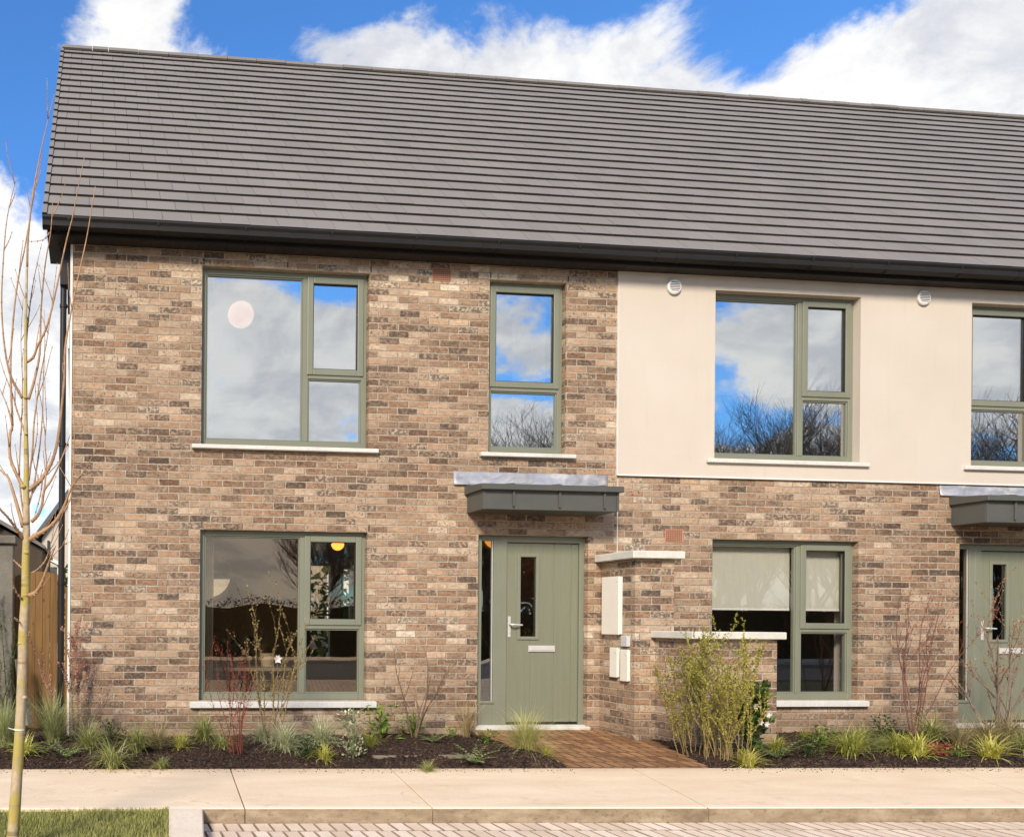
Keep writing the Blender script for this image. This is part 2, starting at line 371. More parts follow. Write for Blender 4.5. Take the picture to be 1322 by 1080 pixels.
def canopy(par, X0, X1, zt=2.59, zb=2.325, dep=.40):
    """flat entrance canopy with standing seams; X0..X1 on the wall"""
    c = MB()
    c.box(X0 + .03, X1 - .03, -dep + .03, -.002, zb, zt - .06)
    o = c.obj('canopy', ANTH, par, bev=.004)
    t = MB(); t.prism([(-dep - .02, zt - .065), (0, zt - .065), (0, zt + .035), (-dep - .02, zt - .005)], 'x', X0, X1); t.obj('canopy_top', ANTH, o, bev=.004)
    L = X1 - X0
    for q in ((.23, .555, .875) if L < 1.62 else (.22, .52, .84)):
        x = X0 + L * q; s = MB()
        s.box(x - .009, x + .009, -dep + .008, -dep + .031, zb + .03, zt - .066)
        s.prism([(-dep - .015, zt - .004), (-.004, zt + .036), (-.004, zt + .055), (-dep + .03, zt + .014)], 'x', x - .012, x + .012); s.obj('standing_seam', ANTH, o, bev=.002)
    s = MB(); s.box(X0 + .03, X0 + .055, -dep + .022, -dep + .03, zb, zt - .066); s.obj('corner_trim', ANTH, o); s = MB(); s.box(X1 - .055, X1 - .03, -dep + .022, -dep + .03, zb, zt - .066)
    s.obj('corner_trim', ANTH, o)
    f = MB(); FL = 1.77
    N = 40; vs = []; fs = []
    rnd = random.Random(int(X0 * 10))
    for i in range(N + 1):
        x = X0 - .125 + FL * i / N
        for j, z in enumerate((2.78, 2.72, 2.66, zt + .045)):
            yy = -.006 - j * .003 - .006 * noise.noise(Vector((x * 3, j * .7, X0))) - (.012 if j == 3 else 0)
            vs.append((x, yy, z + .004 * noise.noise(Vector((x * 5, j, 2)))))
    for i in range(N):
        for j in range(3): fs.append((i * 4 + j, i * 4 + j + 1, i * 4 + j + 5, i * 4 + j + 4))
    f.add(vs, fs); fo = f.obj('lead_flashing', LEAD, o, smooth=True, fix=False)
    md = fo.modifiers.new('thick', 'SOLIDIFY'); md.thickness = .004
    return o

def roof(par, X0, X1, left_end=False):
    EY, EZ, RY, RZ = -.235, 5.185, 3.8, 9.686
    L = math.hypot(RY - EY, RZ - EZ); d = Vector((0, (RY - EY) / L, (RZ - EZ) / L)); nrm = Vector((0, -d.z, d.y))
    NC = 23; g = L / NC; tw = .30; th = .024
    mb = MB(); rn = []
    lift = th + .008
    for i in range(NC):
        off = -.29 + (tw / 2 if i % 2 else 0)
        k = -1
        while True:
            a = off + k * tw; b = a + tw; k += 1
            if b < X0 + .01: continue
            if a >= X1 - .001: break
            cm = (a + b) / 2
            if X0 > 0 and a < X0 - .001 and cm < X0: continue
            if X1 < 17 and cm >= X1: break
            a2 = max(a, X0) if left_end else a
            b2 = b if X1 < 17 else min(b, X1)
            if a2 >= b2 - .01: continue
            r = random.random(); j = (random.random() - .5) * .003
            s0 = i * g - (.0 if i else .01); s1 = min((i + 1) * g + .05, L)
            p0 = Vector((0, EY, EZ)) + d * s0; p1 = Vector((0, EY, EZ)) + d * s1
            n0 = nrm * (lift + j); n1 = nrm * (.004 + j * .3)
            a3, b3 = a2 + .002, b2 - .002
            vs = []
            for q, nn in ((p0, n0), (p1, n1)):
                for t_ in (-th, 0):
                    for x in (a3, b3):
                        w = q + nn + nrm * t_; vs.append((x, w.y, w.z))
            # 0,1 low bottom ; 2,3 low top ; 4,5 high bottom ; 6,7 high top
            mb.add(vs, [(2, 3, 7, 6), (0, 4, 5, 1), (4, 6, 7, 5), (0, 2, 6, 4), (1, 5, 7, 3)])
            mb.add([vs[0], vs[1], vs[3], vs[2]], [(0, 1, 2, 3)], 1); rn.extend([r] * 6)  # front edge coloured dark as the painted shadow line under each course
    me = mb.mesh('roof', fix=False)
    at = me.attributes.new('rnd', 'FLOAT', 'FACE')
    for k, r in enumerate(rn): at.data[k].value = r
    rf = link('roof', me, [TILE, EDGE_SHADE_UNDERLAY], par)
    u = MB()   # underlay slab, rear slope
    t0 = -.006
    u.prism([(EY + .02, EZ - .03), (RY, RZ - .04), (2 * RY - EY, EZ - .03), (2 * RY - EY, EZ - .12), (RY, RZ - .16), (EY + .1, EZ - .06)], 'x', X0 + .03, X1 - (.002 if X1 < 17 else 0))
    u.obj('roof_underlay', EDGE_SHADE_UNDERLAY, rf)
    rg = MB(); x = X0; L2 = .45; rr = random.Random(int(X0 * 7) + 3); q = 0
    while x < X1 - .02:
        ln = min(L2 if q != 1 else .24, X1 - x); q += 1
        dz = (rr.random() - .5) * .008; e = .004
        ww = .10; pr = []
        for k in range(7):
            a = math.pi * k / 6; pr.append((RY - ww * math.cos(a), RZ - .035 + dz + .085 * math.sin(a)))
        inner = [(RY + (y - RY) * .8, z - .018) for y, z in pr][::-1]
        rg.prism(pr + inner, 'x', x + e, x + ln - e); x += ln
    rg.obj('ridge_tiles', TILE, rf, bev=0)
    if left_end:
        vb = MB()
        for i in range(NC):   # dry verge units, one per course
            s0 = i * g - .012; s1 = (i + 1) * g + .006
            p0 = Vector((0, EY, EZ)) + d * s0; p1 = Vector((0, EY, EZ)) + d * s1
            vs = []
            for q, hh in ((p0, .045), (p1, .022)):
                for tt in (-.10, hh):
                    for x in (X0 - .016, X0 + .006 if tt < 0 else X0 + .03):
                        w = q + nrm * tt; vs.append((x, w.y, w.z))
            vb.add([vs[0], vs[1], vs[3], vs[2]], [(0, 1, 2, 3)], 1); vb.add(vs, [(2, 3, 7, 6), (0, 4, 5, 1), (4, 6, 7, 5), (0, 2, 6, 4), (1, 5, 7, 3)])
        vb.obj('verge_trim', [TILE, EDGE_SHADE_UNDERLAY], rf, fix=False)
    # gutter, fascia, soffit
    f = MB(); f.box(X0 + (.03 if left_end else 0), X1, -.17, -.145, 5.03, 5.165); fo = f.obj('fascia', BLACK, par, bev=.002 if left_end else 0)
    s = MB(); 
    if left_end: s.box(X0 + .03, .0, -.145, .5, 5.03, 5.05)
    x = max(X0, 0.0)
    while x < X1 - .001:
        b = min(x + .10, X1); s.box(x + .002, b - .002, -.145, .0, 5.035, 5.05); x += .10
    s.box(max(X0, 0), X1, -.144, -.002, 5.052, 5.06)
    s.obj('soffit', SOFFIT, par)
    gt = MB(); pr = [(-.17, 5.165), (-.17, 5.085), (-.20, 5.065), (-.245, 5.062), (-.282, 5.08), (-.286, 5.115), (-.275, 5.135), (-.292, 5.16), (-.292, 5.178), (-.284, 5.178), (-.282, 5.162), (-.266, 5.137), (-.277, 5.113), (-.273, 5.086), (-.245, 5.071), (-.20, 5.074), (-.18, 5.09), (-.178, 5.165)]
    gt.prism(pr, 'x', X0 + (-.005 if left_end else 0), X1)
    go = gt.obj('gutter', BLACK, par)
    x = X0 + .5
    while x < X1:
        br = MB(); br.prism([(y - .003, z - .003) for y, z in pr[1:8]] + [(y + .004, z + .004) for y, z in pr[1:8]][::-1], 'x', x - .03, x + .03); x += 2.05; br.obj('gutter_joint', BLACK, go)
    x = X0 + .25
    while x < X1:
        cl = MB(); cl.prism([(-.296, 5.172), (-.296, 5.150), (-.280, 5.105), (-.291, 5.078), (-.247, 5.054), (-.20, 5.058), (-.20, 5.063), (-.245, 5.060), (-.285, 5.081), (-.275, 5.107), (-.291, 5.152), (-.291, 5.172)], 'x', x - .012, x + .012); cl.obj('gutter_bracket', BLACK, go); x += .9
    if left_end:
        ec = MB(); ec.prism(pr[:10], 'x', X0 - .012, X0 - .004); ec.obj('gutter_end', BLACK, go)
    return rf

def air_brick(par, x, z):
    a = MB(); a.box(x, x + .215, -.004, .03, z, z + .14)
    o = a.obj('air_brick', simple('terracotta' + str(int(x)), (.42, .20, .12), .8), par)
    d = MB()
    for i in range(9):
        for j in range(6): d.box(x + .012 + i * .0215, x + .026 + i * .0215, -.0045 - .002, -.003, z + .010 + j * .0215, z + .022 + j * .0215)
    d.obj('air_brick_holes', simple('hole' + str(int(x)), (.62, .50, .38) if False else (.17, .08, .05), .9), o)
def round_vent(par, x, z):
    a = MB(); N = 28; c = []
    a.tube([(x, -.02, z), (x, -.045, z)], [.083, .083], N); a.tube([(x, -.045, z), (x, -.052, z)], [.083, .070], N)
    o = a.obj('round_vent', WHITEP, par, smooth=False)
    d = MB()
    for j in range(6):
        zz = z - .045 + j * .018; hw = math.sqrt(max(0, .062 ** 2 - (zz - z) ** 2)); d.box(x - hw, x + hw, -.0555, -.0515, zz - .0035, zz + .0035)
    d.obj('vent_slats', simple('vent_dark' + str(int(x)), (.16, .15, .14), .7), o)
# ------------------------------------------------------------------ house one
def shell(par, X0, X1, holes, back_holes=(), brick_top=5.03):
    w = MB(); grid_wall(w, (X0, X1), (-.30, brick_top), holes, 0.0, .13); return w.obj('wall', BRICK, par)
def room_parts(par, X0, X1, holes, back_holes, floor_mat, split=4.0, hall=None):
    w = MB(); a, b = X0 + .02, X1 - .02
    grid_wall(w, (a, b), (0.0, 5.0), [(h[0] - .0, h[1] + .0, h[2], h[3]) for h in holes], .145, .30)
    w.obj('inner_wall', PLASTER_D, par)
    f = MB(); f.box(a, b, .30, 7.3, -.1, 0.0); f.obj('floor', WOODF, par)
    c = MB(); c.box(a, b, .30, 7.3, 2.42, 2.68); c.box(a, b, .30, 7.3, 4.95, 5.0); c.obj('ceiling', PLASTER_D, par)
    s = MB()
    s.box(X1 - .12, X1 - .02, .30, 7.3, 0, 2.42); s.box(X1 - .12, X1 - .02, .30, 7.3, 2.68, 4.95)
    s.box(a, a + .1, .30, 7.3, 0, 2.42); s.box(a, a + .1, .30, 7.3, 2.68, 4.95)
    s.box(a + .1, X1 - .12, split, split + .1, 2.68, 4.95)
    if hall: s.box(a + .1, hall, split, split + .1, 0, 2.42)
    else: s.box(a + .1, X1 - .12, split, split + .1, 0, 2.42)
    s.obj('partition_wall', PLASTER_D, par)
    bw = MB(); grid_wall(bw, (X0, X1), (-.3, 5.1), list(back_holes), 7.3, 7.6); bw.obj('rear_wall', CREAM, par)

H1 = [(1.35, 3.16, .30, 2.1), (1.35, 3.16, 3.0, 4.875), (4.505, 5.385, 3.0, 4.875), (4.40, 5.662, -.0, 2.1)]
h1 = thing('terraced_house', 'end-of-terrace house with all-brick front and bare brick corner at the left', 'house', (0, 0, 0), 'terraced houses in the row')
shell(h1, 0.0, 6.0, H1 + [(3.855, 4.07, 4.83, 4.97)])
back1 = [(4.50, 4.98, .35, 2.30), (.8, 3.6, .3, 2.2), (5.2, 5.4, 1.2, 2.2), (1.2, 2.4, 3.3, 4.6)]
room_parts(h1, 0.0, 6.0, H1, back1, WOODF, hall=3.42)
g = MB(); g.prism([(0.0, -.3), (7.6, -.3), (7.6, 5.15), (3.8, 9.45), (0.13, 5.1), (0.0, 5.03)], 'x', -.001 - .0, -.03)
g.obj('gable_wall', CREAM, h1)
cb = MB(); cb.box(-.022, -.004, -.010, .0, -.1, 5.02); cb.obj('corner_bead', WHITEP, h1)
mj = MB(); mj.box(5.994, 6.004, -.003, .01, -.1, 2.74); mj.obj('movement_joint', COPE, h1)
window(h1, 1.35, 3.16, .30, 2.10, GLASS_LOW, mull=2.475, trans=1.09)
window(h1, 1.35, 3.16, 3.0, 4.875, GLASS_UP, mull=2.485, trans=3.775, sill_h=.055)
window(h1, 4.505, 5.385, 3.0, 4.875, GLASS_UP, trans=3.715, sill_h=.055)
door_set(h1, 4.40)
canopy(h1, 4.235, 5.79)
roof(h1, -.29, 6.0, True)
air_brick(h1, 3.855, 4.83)
rw = MB(); rw.box(4.40, 5.1, 7.34, 7.38, 1.26, 1.30); rw.box(4.50, 4.54, 7.34, 7.38, .35, 2.3); rw.box(4.94, 4.98, 7.34, 7.38, .35, 2.3); rw.box(4.54, 4.94, 7.34, 7.38, .35, .40); rw.box(4.54, 4.94, 7.34, 7.38, 2.25, 2.3)
rw.obj('rear_window_frame', WHITEP, h1)
dp = MB(); dp.tube([(-.10, .10, -.08), (-.10, .10, 5.0)], .034, 14)
for z in (.25, 1.5, 2.95, 4.4): dp.tube([(-.10, .10, z), (-.10, .10, z + .04)], .040, 14); dp.box(-.10, -.03, .085, .115, z + .01, z + .03)
dp.box(-.135, -.035, .03, .16, 4.62, 4.98); dp.tube([(-.10, .10, 4.98), (-.14, .0, 5.06), (-.16, -.2, 5.09)], .034, 10)
dpo = dp.obj('downpipe', BLACK, h1, smooth=False, bev=.002)
al = MB(); al.box(-.045, -.034, .0, .012, 3.95, 4.3); al.obj('cable_clip', WHITEP, h1)

# ------------------------------------------------------------------ house two (brick below, cream render above)
DX = 10.185
H2 = [(7.128, 8.915, .30, 2.1), (7.128, 8.90, 3.0, 4.875), (10.30, 11.20, 3.0, 4.875), (DX, DX + 1.262, 0.0, 2.1)]
WEEP = simple('weep', (.035, .03, .025), .8)
for x, z in ((.45, 4.893), (1.36, 4.893), (2.26, 4.893), (3.17, 4.893), (4.51, 4.893), (5.40, 4.893), (1.36, 2.118), (2.26, 2.118), (3.17, 2.118)):
    wv = MB(); wv.box(x, x + .011, -.003, .02, z, z + .062); wv.obj('weep_vent', WEEP, h1)
h2 = thing('terraced_house', 'mid-terrace house with cream rendered upper storey over brick', 'house', (6.0, 0, 0), 'terraced houses in the row')
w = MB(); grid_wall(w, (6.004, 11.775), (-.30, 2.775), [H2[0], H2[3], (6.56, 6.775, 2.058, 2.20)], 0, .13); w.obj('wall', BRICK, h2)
w = MB(); grid_wall(w, (5.985, 11.79), (2.779, 5.032), [H2[1], H2[2]], -.018, .13); w.obj('rendered_wall', CREAM, h2)
bd = MB(); bd.box(5.985, 11.79, -.028, -.018, 2.776, 2.790); bd.box(5.979, 5.985, -.022, .0, 2.779, 5.03); bd.obj('render_bead', WHITEP, h2)
room_parts(h2, 6.004, 11.775, H2, [(7.4, 8.6, .9, 2.1)], WOODF)
window(h2, 7.128, 8.915, .30, 2.10, GLASS_CLR, mull=8.245, trans=1.09)
window(h2, 7.128, 8.90, 3.0, 4.875, GLASS_UP, mull=8.245, trans=3.735, sill_h=.055)
window(h2, 10.30, 11.20, 3.0, 4.875, GLASS_UP, trans=3.70, sill_h=.055)
door_set(h2, DX)
canopy(h2, 10.045, 11.75, 2.60, 2.30)
roof(h2, 6.0, 11.775)
air_brick(h2, 6.56, 2.06); round_vent(h2, 6.62, 4.88); round_vent(h2, 9.665, 4.895)

h3 = thing('terraced_house', 'farthest house of the row, only its grey tiled roof in view at the right', 'house', (11.775, 0, 0), 'terraced houses in the row')
w = MB(); grid_wall(w, (11.775, 17.55), (-.30, 5.03), [(12.9, 14.7, .3, 2.1), (12.9, 14.7, 3.0, 4.875)], 0, .13); w.obj('wall', BRICK, h3)
window(h3, 12.9, 14.7, .30, 2.10, GLASS_LOW, mull=14.0, trans=1.09)
window(h3, 12.9, 14.7, 3.0, 4.875, GLASS_UP, mull=14.0, trans=3.735, sill_h=.055)
room_parts(h3, 11.775, 17.55, [(12.9, 14.7, .3, 2.1), (12.9, 14.7, 3.0, 4.875)], [], WOODF)
roof(h3, 11.775, 17.55)
g = MB(); g.prism([(0.0, -.3), (7.6, -.3), (7.6, 5.15), (3.8, 9.45), (0.13, 5.1), (0.0, 5.03)], 'x', 17.55, 17.58); g.obj('gable_wall', CREAM, h3)

# ------------------------------------------------------------------ porch walls
t = thing('brick_pier_wall', 'tall brick wall stub with concrete coping and meter boxes beside the front door', 'wall', (5.81, -.3, 0))
w = MB(); w.box(5.806, 6.235, -.58, -.001, -.3, 1.815); wo = w.obj('wall', BRICK, t)
c = MB(); c.box(5.735, 6.305, -.65, -.001, 1.816, 1.895); c.obj('coping', COPE, t, bev=.006)
def box_on(par, y0, y1, z0, z1, nm, mat, dep=.042, lid=True):
    b = MB(); b.box(5.806 - dep * .7, 5.8055, y0, y1, z0, z1); o = b.obj(nm, mat, par, bev=.004)
    if lid:
        d = MB(); d.box(5.806 - dep, 5.806 - dep * .7 - .001, y0 - .004, y1 + .004, z0 - .004, z1 + .004); d.obj('lid', mat, o, bev=.004)
        k = MB(); k.tube([(5.806 - dep, y0 + .03, z1 - .05), (5.806 - dep - .003, y0 + .03, z1 - .05)], .008, 10); k.obj('lock', STEEL, o)
    return o
box_on(t, -.385, -.105, 1.03, 1.64, 'meter_box', CREAMP, .05)
box_on(t, -.515, -.415, .905, 1.015, 'junction_box', simple('grey_plastic', (.55, .53, .50), .5), .06, False)
box_on(t, -.345, -.225, .575, .885, 'valve_box', CREAMP, .035)
box_on(t, -.515, -.40, .545, .87, 'valve_box', CREAMP, .035)

t = thing('bin_store_wall', 'low L-shaped brick wall with pale concrete coping behind the yellow-green shrub', 'wall', (6.4, -1.0, 0))
w = MB()
pts = [(6.03, -1.12), (6.905, -1.12), (6.905, -.905), (6.245, -.905), (6.245, -.583), (6.03, -.583)]
w.prism(pts, 'z', -.3, 1.0); w.obj('wall', BRICK, t)
c = MB(); pts = [(5.975, -1.175), (6.96, -1.175), (6.96, -.855), (6.30, -.855), (6.30, -.583), (5.975, -.583)]
c.prism(pts, 'z', 1.001, 1.072); c.obj('coping', COPE, t, bev=.006)

# ------------------------------------------------------------------ inside the windows
def emis(name, col, s, base=None):
    t = NT(name); return t.out(t.bsdf(base or col, .6, **{'Emission_Color': (*col, 1), 'Emission_Strength': s}))
P = atY(311, 406, .75)
t = thing('pendant_lamp', 'round pale pink pendant globe behind the large upper left window', 'lamp', tuple(P))
s = MB(); s.sphere(P, .150, 28, 18); s.obj('lamp_shade', emis('pale_globe', (1.0, .55, .40), 1.15, (.85, .58, .46)), t, smooth=True)
s = MB(); s.tube([P + Vector((0, 0, .16)), (P.x, P.y, 4.95 if P.z < 4.7 else P.z + .2)], .006, 6); s.obj('cord', WHITEP, t)
for n, (u, v, y, r) in enumerate(((436, 702, 2.2, .085), (641, 693, 1.4, .15))):
    P = atY(u, v, y); P.z = min(P.z, 2.25)
    t = thing('pendant_lamp', ['small glowing orange dome pendant in the lower left window', 'glowing orange pendant seen through the sidelight beside the door'][n], 'lamp', tuple(P), 'orange pendant lamps')
    s = MB(); s.sphere(P, r, 24, 10, v0=.5, v1=1.0) ; s.sphere(P, r, 24, 4, sc=(1, 1, .25), v0=0, v1=.5)
    s.obj('lamp_shade', emis('orange_shade%d' % n, (1.0, .42, .08), 2.2), t, smooth=True)
    s = MB(); s.tube([P, (P.x, P.y, 2.42)], .005, 6); s.obj('cord', WHITEP, t)
def fabric(name, col, tr=.35):
    t = NT(name); p = t.pos(); c = t.mix(t.noise(t.scl(p, (40, 40, 3)), 1.0, 3), [x * .85 for x in col], col)
    a = t.bsdf(c, .9); b = t.n('ShaderNodeBsdfTranslucent', {0: c}).outputs[0]
    return t.out(t.n('ShaderNodeMixShader', {0: tr, 1: a, 2: b}).outputs[0])
CURT = fabric('curtain_cloth', (.82, .78, .70)); BLIND = fabric('blind_cloth', (.95, .91, .80), .5)
def curtain(x0, x1, z0, z1, y, label, grp='curtains at the window sides'):
    m = MB(); N = 40; vs = []; fs = []
    for i in range(N + 1):
        x = x0 + (x1 - x0) * i / N
        for z in (z0, (z0 + z1) / 2, z1): vs.append((x, y + .025 * math.sin(i * 1.3) + .008 * math.sin(i * .7 + z), z))
    for i in range(N):
        for j in (0, 1): fs.append((i * 3 + j, i * 3 + j + 1, i * 3 + j + 4, i * 3 + j + 3))
    m.add(vs, fs); o = m.obj('curtain', CURT, loc=((x0 + x1) / 2, y, z0), smooth=True, fix=False)
    md = o.modifiers.new('t', 'SOLIDIFY'); md.thickness = .003
    tag(o, label, 'curtain', grp)
curtain(1.38, 1.55, .05, 2.25, .36, 'cream curtain edge at the left inside the lower left window')
curtain(1.38, 1.52, 2.72, 4.9, .36, 'white curtain edge at the left inside the upper left window')
curtain(4.96, 5.36, 2.72, 4.9, .36, 'sheer white curtain inside the narrow window over the front door')
def blind(x0, x1, zb, zt, label, y=.165):
    t = thing('roller_blind', label, 'blind', ((x0 + x1) / 2, y, zt), 'cream roller blinds in the rendered house')
    m = MB(); m.box(x0, x1, y, y + .003, zb, zt); m.obj('blind_cloth', BLIND, t)
    m = MB(); m.box(x0, x1, y - .006, y + .008, zb - .022, zb); m.obj('bottom_bar', WHITEP, t, bev=.003)
    m = MB(); m.tube([(x0, y + .02, zt + .0), (x1, y + .02, zt)], .02, 10); m.obj('roller', WHITEP, t)
blind(7.20, 8.215, 1.33, 2.09, 'cream roller blind half down in the larger left pane of the lower window')
blind(8.275, 8.86, 1.33, 2.09, 'narrow cream roller blind half down in the lower window, right of its mullion')
blind(7.20, 8.87, 3.78, 4.86, 'cream roller blind in the upper window of the rendered wall')
blind(10.34, 11.16, 4.0, 4.86, 'cream roller blind in the upper window at the right edge')
P = atY(268, 741, 3.97)
t = thing('wall_mirror', 'round rimmed mirror on the back wall inside the lower left window', 'mirror', tuple(P))
mt = NT('mirror_glass'); mt.out(mt.bsdf((.85, .86, .84), .03, None, .5, 1.0))
m = MB(); m.tube([P, P + Vector((0, -.02, 0))], [.36, .36], 36); m.obj('mirror_glass', mt.mat, t)
m = MB(); ring = [P + Vector((.37 * math.cos(k * math.pi / 18), -.015, .37 * math.sin(k * math.pi / 18))) for k in range(37)]; m.tube(ring, .014, 8, cap=False); m.obj('mirror_rim', STEEL, t)
# small table with a plant pot and a lattice-backed bench inside the living room
P = atY(345, 880, 1.0)
t = thing('side_table', 'low dark table inside the lower left window', 'table', (P.x, 1.0, 0))
DW = simple('dark_wood', (.06, .045, .035), .5)
m = MB(); m.box(P.x - .9, P.x + .25, .8, 1.25, .56, .60); m.obj('table_top', simple('table_glass', (.25, .24, .22), .2), t, bev=.004)
for a, b in ((-.85, .84), (.2, .84), (-.85, 1.2), (.2, 1.2)):
    m = MB(); m.box(P.x + a - .02, P.x + a + .02, b - .02, b + .02, 0, .56); m.obj('leg', DW, t)
m = MB(); m.tube([(P.x, 1.0, .602), (P.x, 1.0, .76)], [.07, .09], 18); tag(m.obj('plant_pot', simple('grey_pot', (.35, .34, .32), .7), loc=(P.x, 1.0, .6), bev=.003), 'pale grey pot on the table inside the lower left window', 'pot')
t = thing('lattice_screen', 'grey screen with diagonal lattice lines inside the lower left window', 'screen', (2.1, 1.9, 0))
m = MB(); m.box(1.65, 2.45, 1.9, 1.93, .05, .95); m.obj('panel', simple('screen_grey', (.20, .18, .15), .8), t)
m = MB()
for k in range(-3, 6):
    for sgn in (1, -1):
        pts = []
        x0 = 1.65 + k * .22
        for q in range(0, 11):
            x = x0 + sgn * q * .09 + (0 if sgn > 0 else .4); z = .05 + q * .09
            if 1.65 <= x <= 2.45: pts.append((x, 1.89, z))
        if len(pts) > 1: m.tube([pts[0], pts[-1]], .006, 5)
m.obj('lattice', DW, t)

# ------------------------------------------------------------------ ground
def back_y(x): return -1.67 - .041 * (x + .5)
def kerb_y(x): return -3.10 - .054 * x
def pav_mat():
    t = NT('pavement_concrete'); p = t.pos(); x, y, z = t.xyz(p)
    a = t.noise(t.scl(p, (.8, 2.4, 1)), 1.6, 6, .6); b = t.noise(p, 55.0, 3); st = t.noise(p, 2.3, 5, .7)
    c = t.mix(t.rng(a, .3, .7, 0, 1), (.76, .565, .36), (.88, .69, .465))
    c = t.mix(t.m('MULTIPLY', t.sstep(st, .54, .72), .42), c, (.58, .41, .26))
    c = t.mix(t.rng(b, .45, .8, 0, .18), c, (.46, .33, .22))
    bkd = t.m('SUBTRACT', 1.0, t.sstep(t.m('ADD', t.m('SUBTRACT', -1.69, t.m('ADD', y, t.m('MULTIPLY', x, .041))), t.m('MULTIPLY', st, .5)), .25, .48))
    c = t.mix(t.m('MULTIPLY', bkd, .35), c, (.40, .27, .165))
    vr = t.n('ShaderNodeTexVoronoi', {0: t.vm('ADD', p, t.comb(t.m('MULTIPLY', st, .5), t.m('MULTIPLY', a, .5), 0.0)), 'Scale': .55}, feature='DISTANCE_TO_EDGE').outputs[0]
    c = t.mix(t.m('MULTIPLY', t.m('SUBTRACT', 1.0, t.sstep(vr, .0, .0035)), t.m('MULTIPLY', t.sstep(a, .45, .6), .5)), c, (.30, .22, .15))
    spk = t.sstep(t.noise(p, 90.0, 2), .68, .74)
    c = t.mix(t.m('MULTIPLY', spk, .5), c, (.20, .15, .10))
    e = t.m('ADD', t.m('ADD', y, 3.10), t.m('MULTIPLY', x, .054))    # distance to the kerb edge
    c = t.mix(t.m('MULTIPLY', t.m('SUBTRACT', 1.0, t.sstep(e, .055, .075)), .55), c, (.90, .73, .54))
    br = t.n('ShaderNodeTexWave', {0: t.scl(p, (1, .06, 1)), 'Scale': 28.0, 'Distortion': 3.0, 'Detail': 3.0}).outputs[1]
    return t.out(t.bsdf(c, .93, t.bump(t.m('ADD', t.m('MULTIPLY', br, .4), b), .22, .004), .15))
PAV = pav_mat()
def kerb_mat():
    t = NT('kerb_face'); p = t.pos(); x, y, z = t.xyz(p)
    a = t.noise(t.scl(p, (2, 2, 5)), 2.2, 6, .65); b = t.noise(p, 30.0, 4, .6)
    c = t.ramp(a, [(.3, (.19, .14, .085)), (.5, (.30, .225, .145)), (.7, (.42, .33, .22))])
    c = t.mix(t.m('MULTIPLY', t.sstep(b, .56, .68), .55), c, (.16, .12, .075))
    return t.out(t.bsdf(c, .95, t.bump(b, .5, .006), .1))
KERB = kerb_mat()
joints = [(-6.2, -6.2), (-3.4, -3.5), (-1.0, -1.12), (1.392, 1.245), (2.754, 2.505), (4.87, 4.40), (7.69, 6.93), (10.3, 9.3), (13.0, 11.8), (18, 17)]
GZ = -.10
pv = MB()
for (a, b), (c, d) in zip(joints, joints[1:]):
    g = .0045
    N = 8; pts = []
    for k in range(N + 1): x = b + g + (d - b - 2 * g) * k / N; pts.append((x, kerb_y(x)))
    for k in range(N, -1, -1): x = a + g + (c - a - 2 * g) * k / N; pts.append((x, back_y(x)))
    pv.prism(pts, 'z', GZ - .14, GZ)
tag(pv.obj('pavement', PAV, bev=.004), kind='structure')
pj = MB(); pj.prism([(-6, kerb_y(-6) + .02), (17, kerb_y(17) + .02), (17, back_y(17) + .03), (-6, back_y(-6) + .03)], 'z', GZ - .16, GZ - .02)
tag(pj.obj('pavement_base', simple('joint_dirt', (.07, .05, .035), .95)), kind='structure')
kb = MB()
for (a, b), (c, d) in zip(joints[2:], joints[3:]):
    x0, x1 = max(b, .966) + .003, d - .003
    if x1 < 1: continue
    m = 1; N = 6
    pts = [(x0 + (x1 - x0) * k / N, kerb_y(x0 + (x1 - x0) * k / N) - .006) for k in range(N + 1)] + [(x0 + (x1 - x0) * k / N, kerb_y(x0 + (x1 - x0) * k / N) - .0005) for k in range(N, -1, -1)]
    kb.prism(pts, 'z', GZ - .13, GZ - .007)
tag(kb.obj('kerb', KERB), kind='structure')
kr = MB()
q = [(.74, -3.150), (.966, -3.158), (.875, -3.876), (.74, -5.0), (.50, -7.5), (.22, -7.5), (.47, -5.0), (.672, -3.863)]
kr.prism(q, 'z', GZ - .14, GZ + .003); tag(kr.obj('kerb_return', conc('kerb_top', (.76, .60, .43), (.86, .71, .53)), bev=.008), kind='structure')

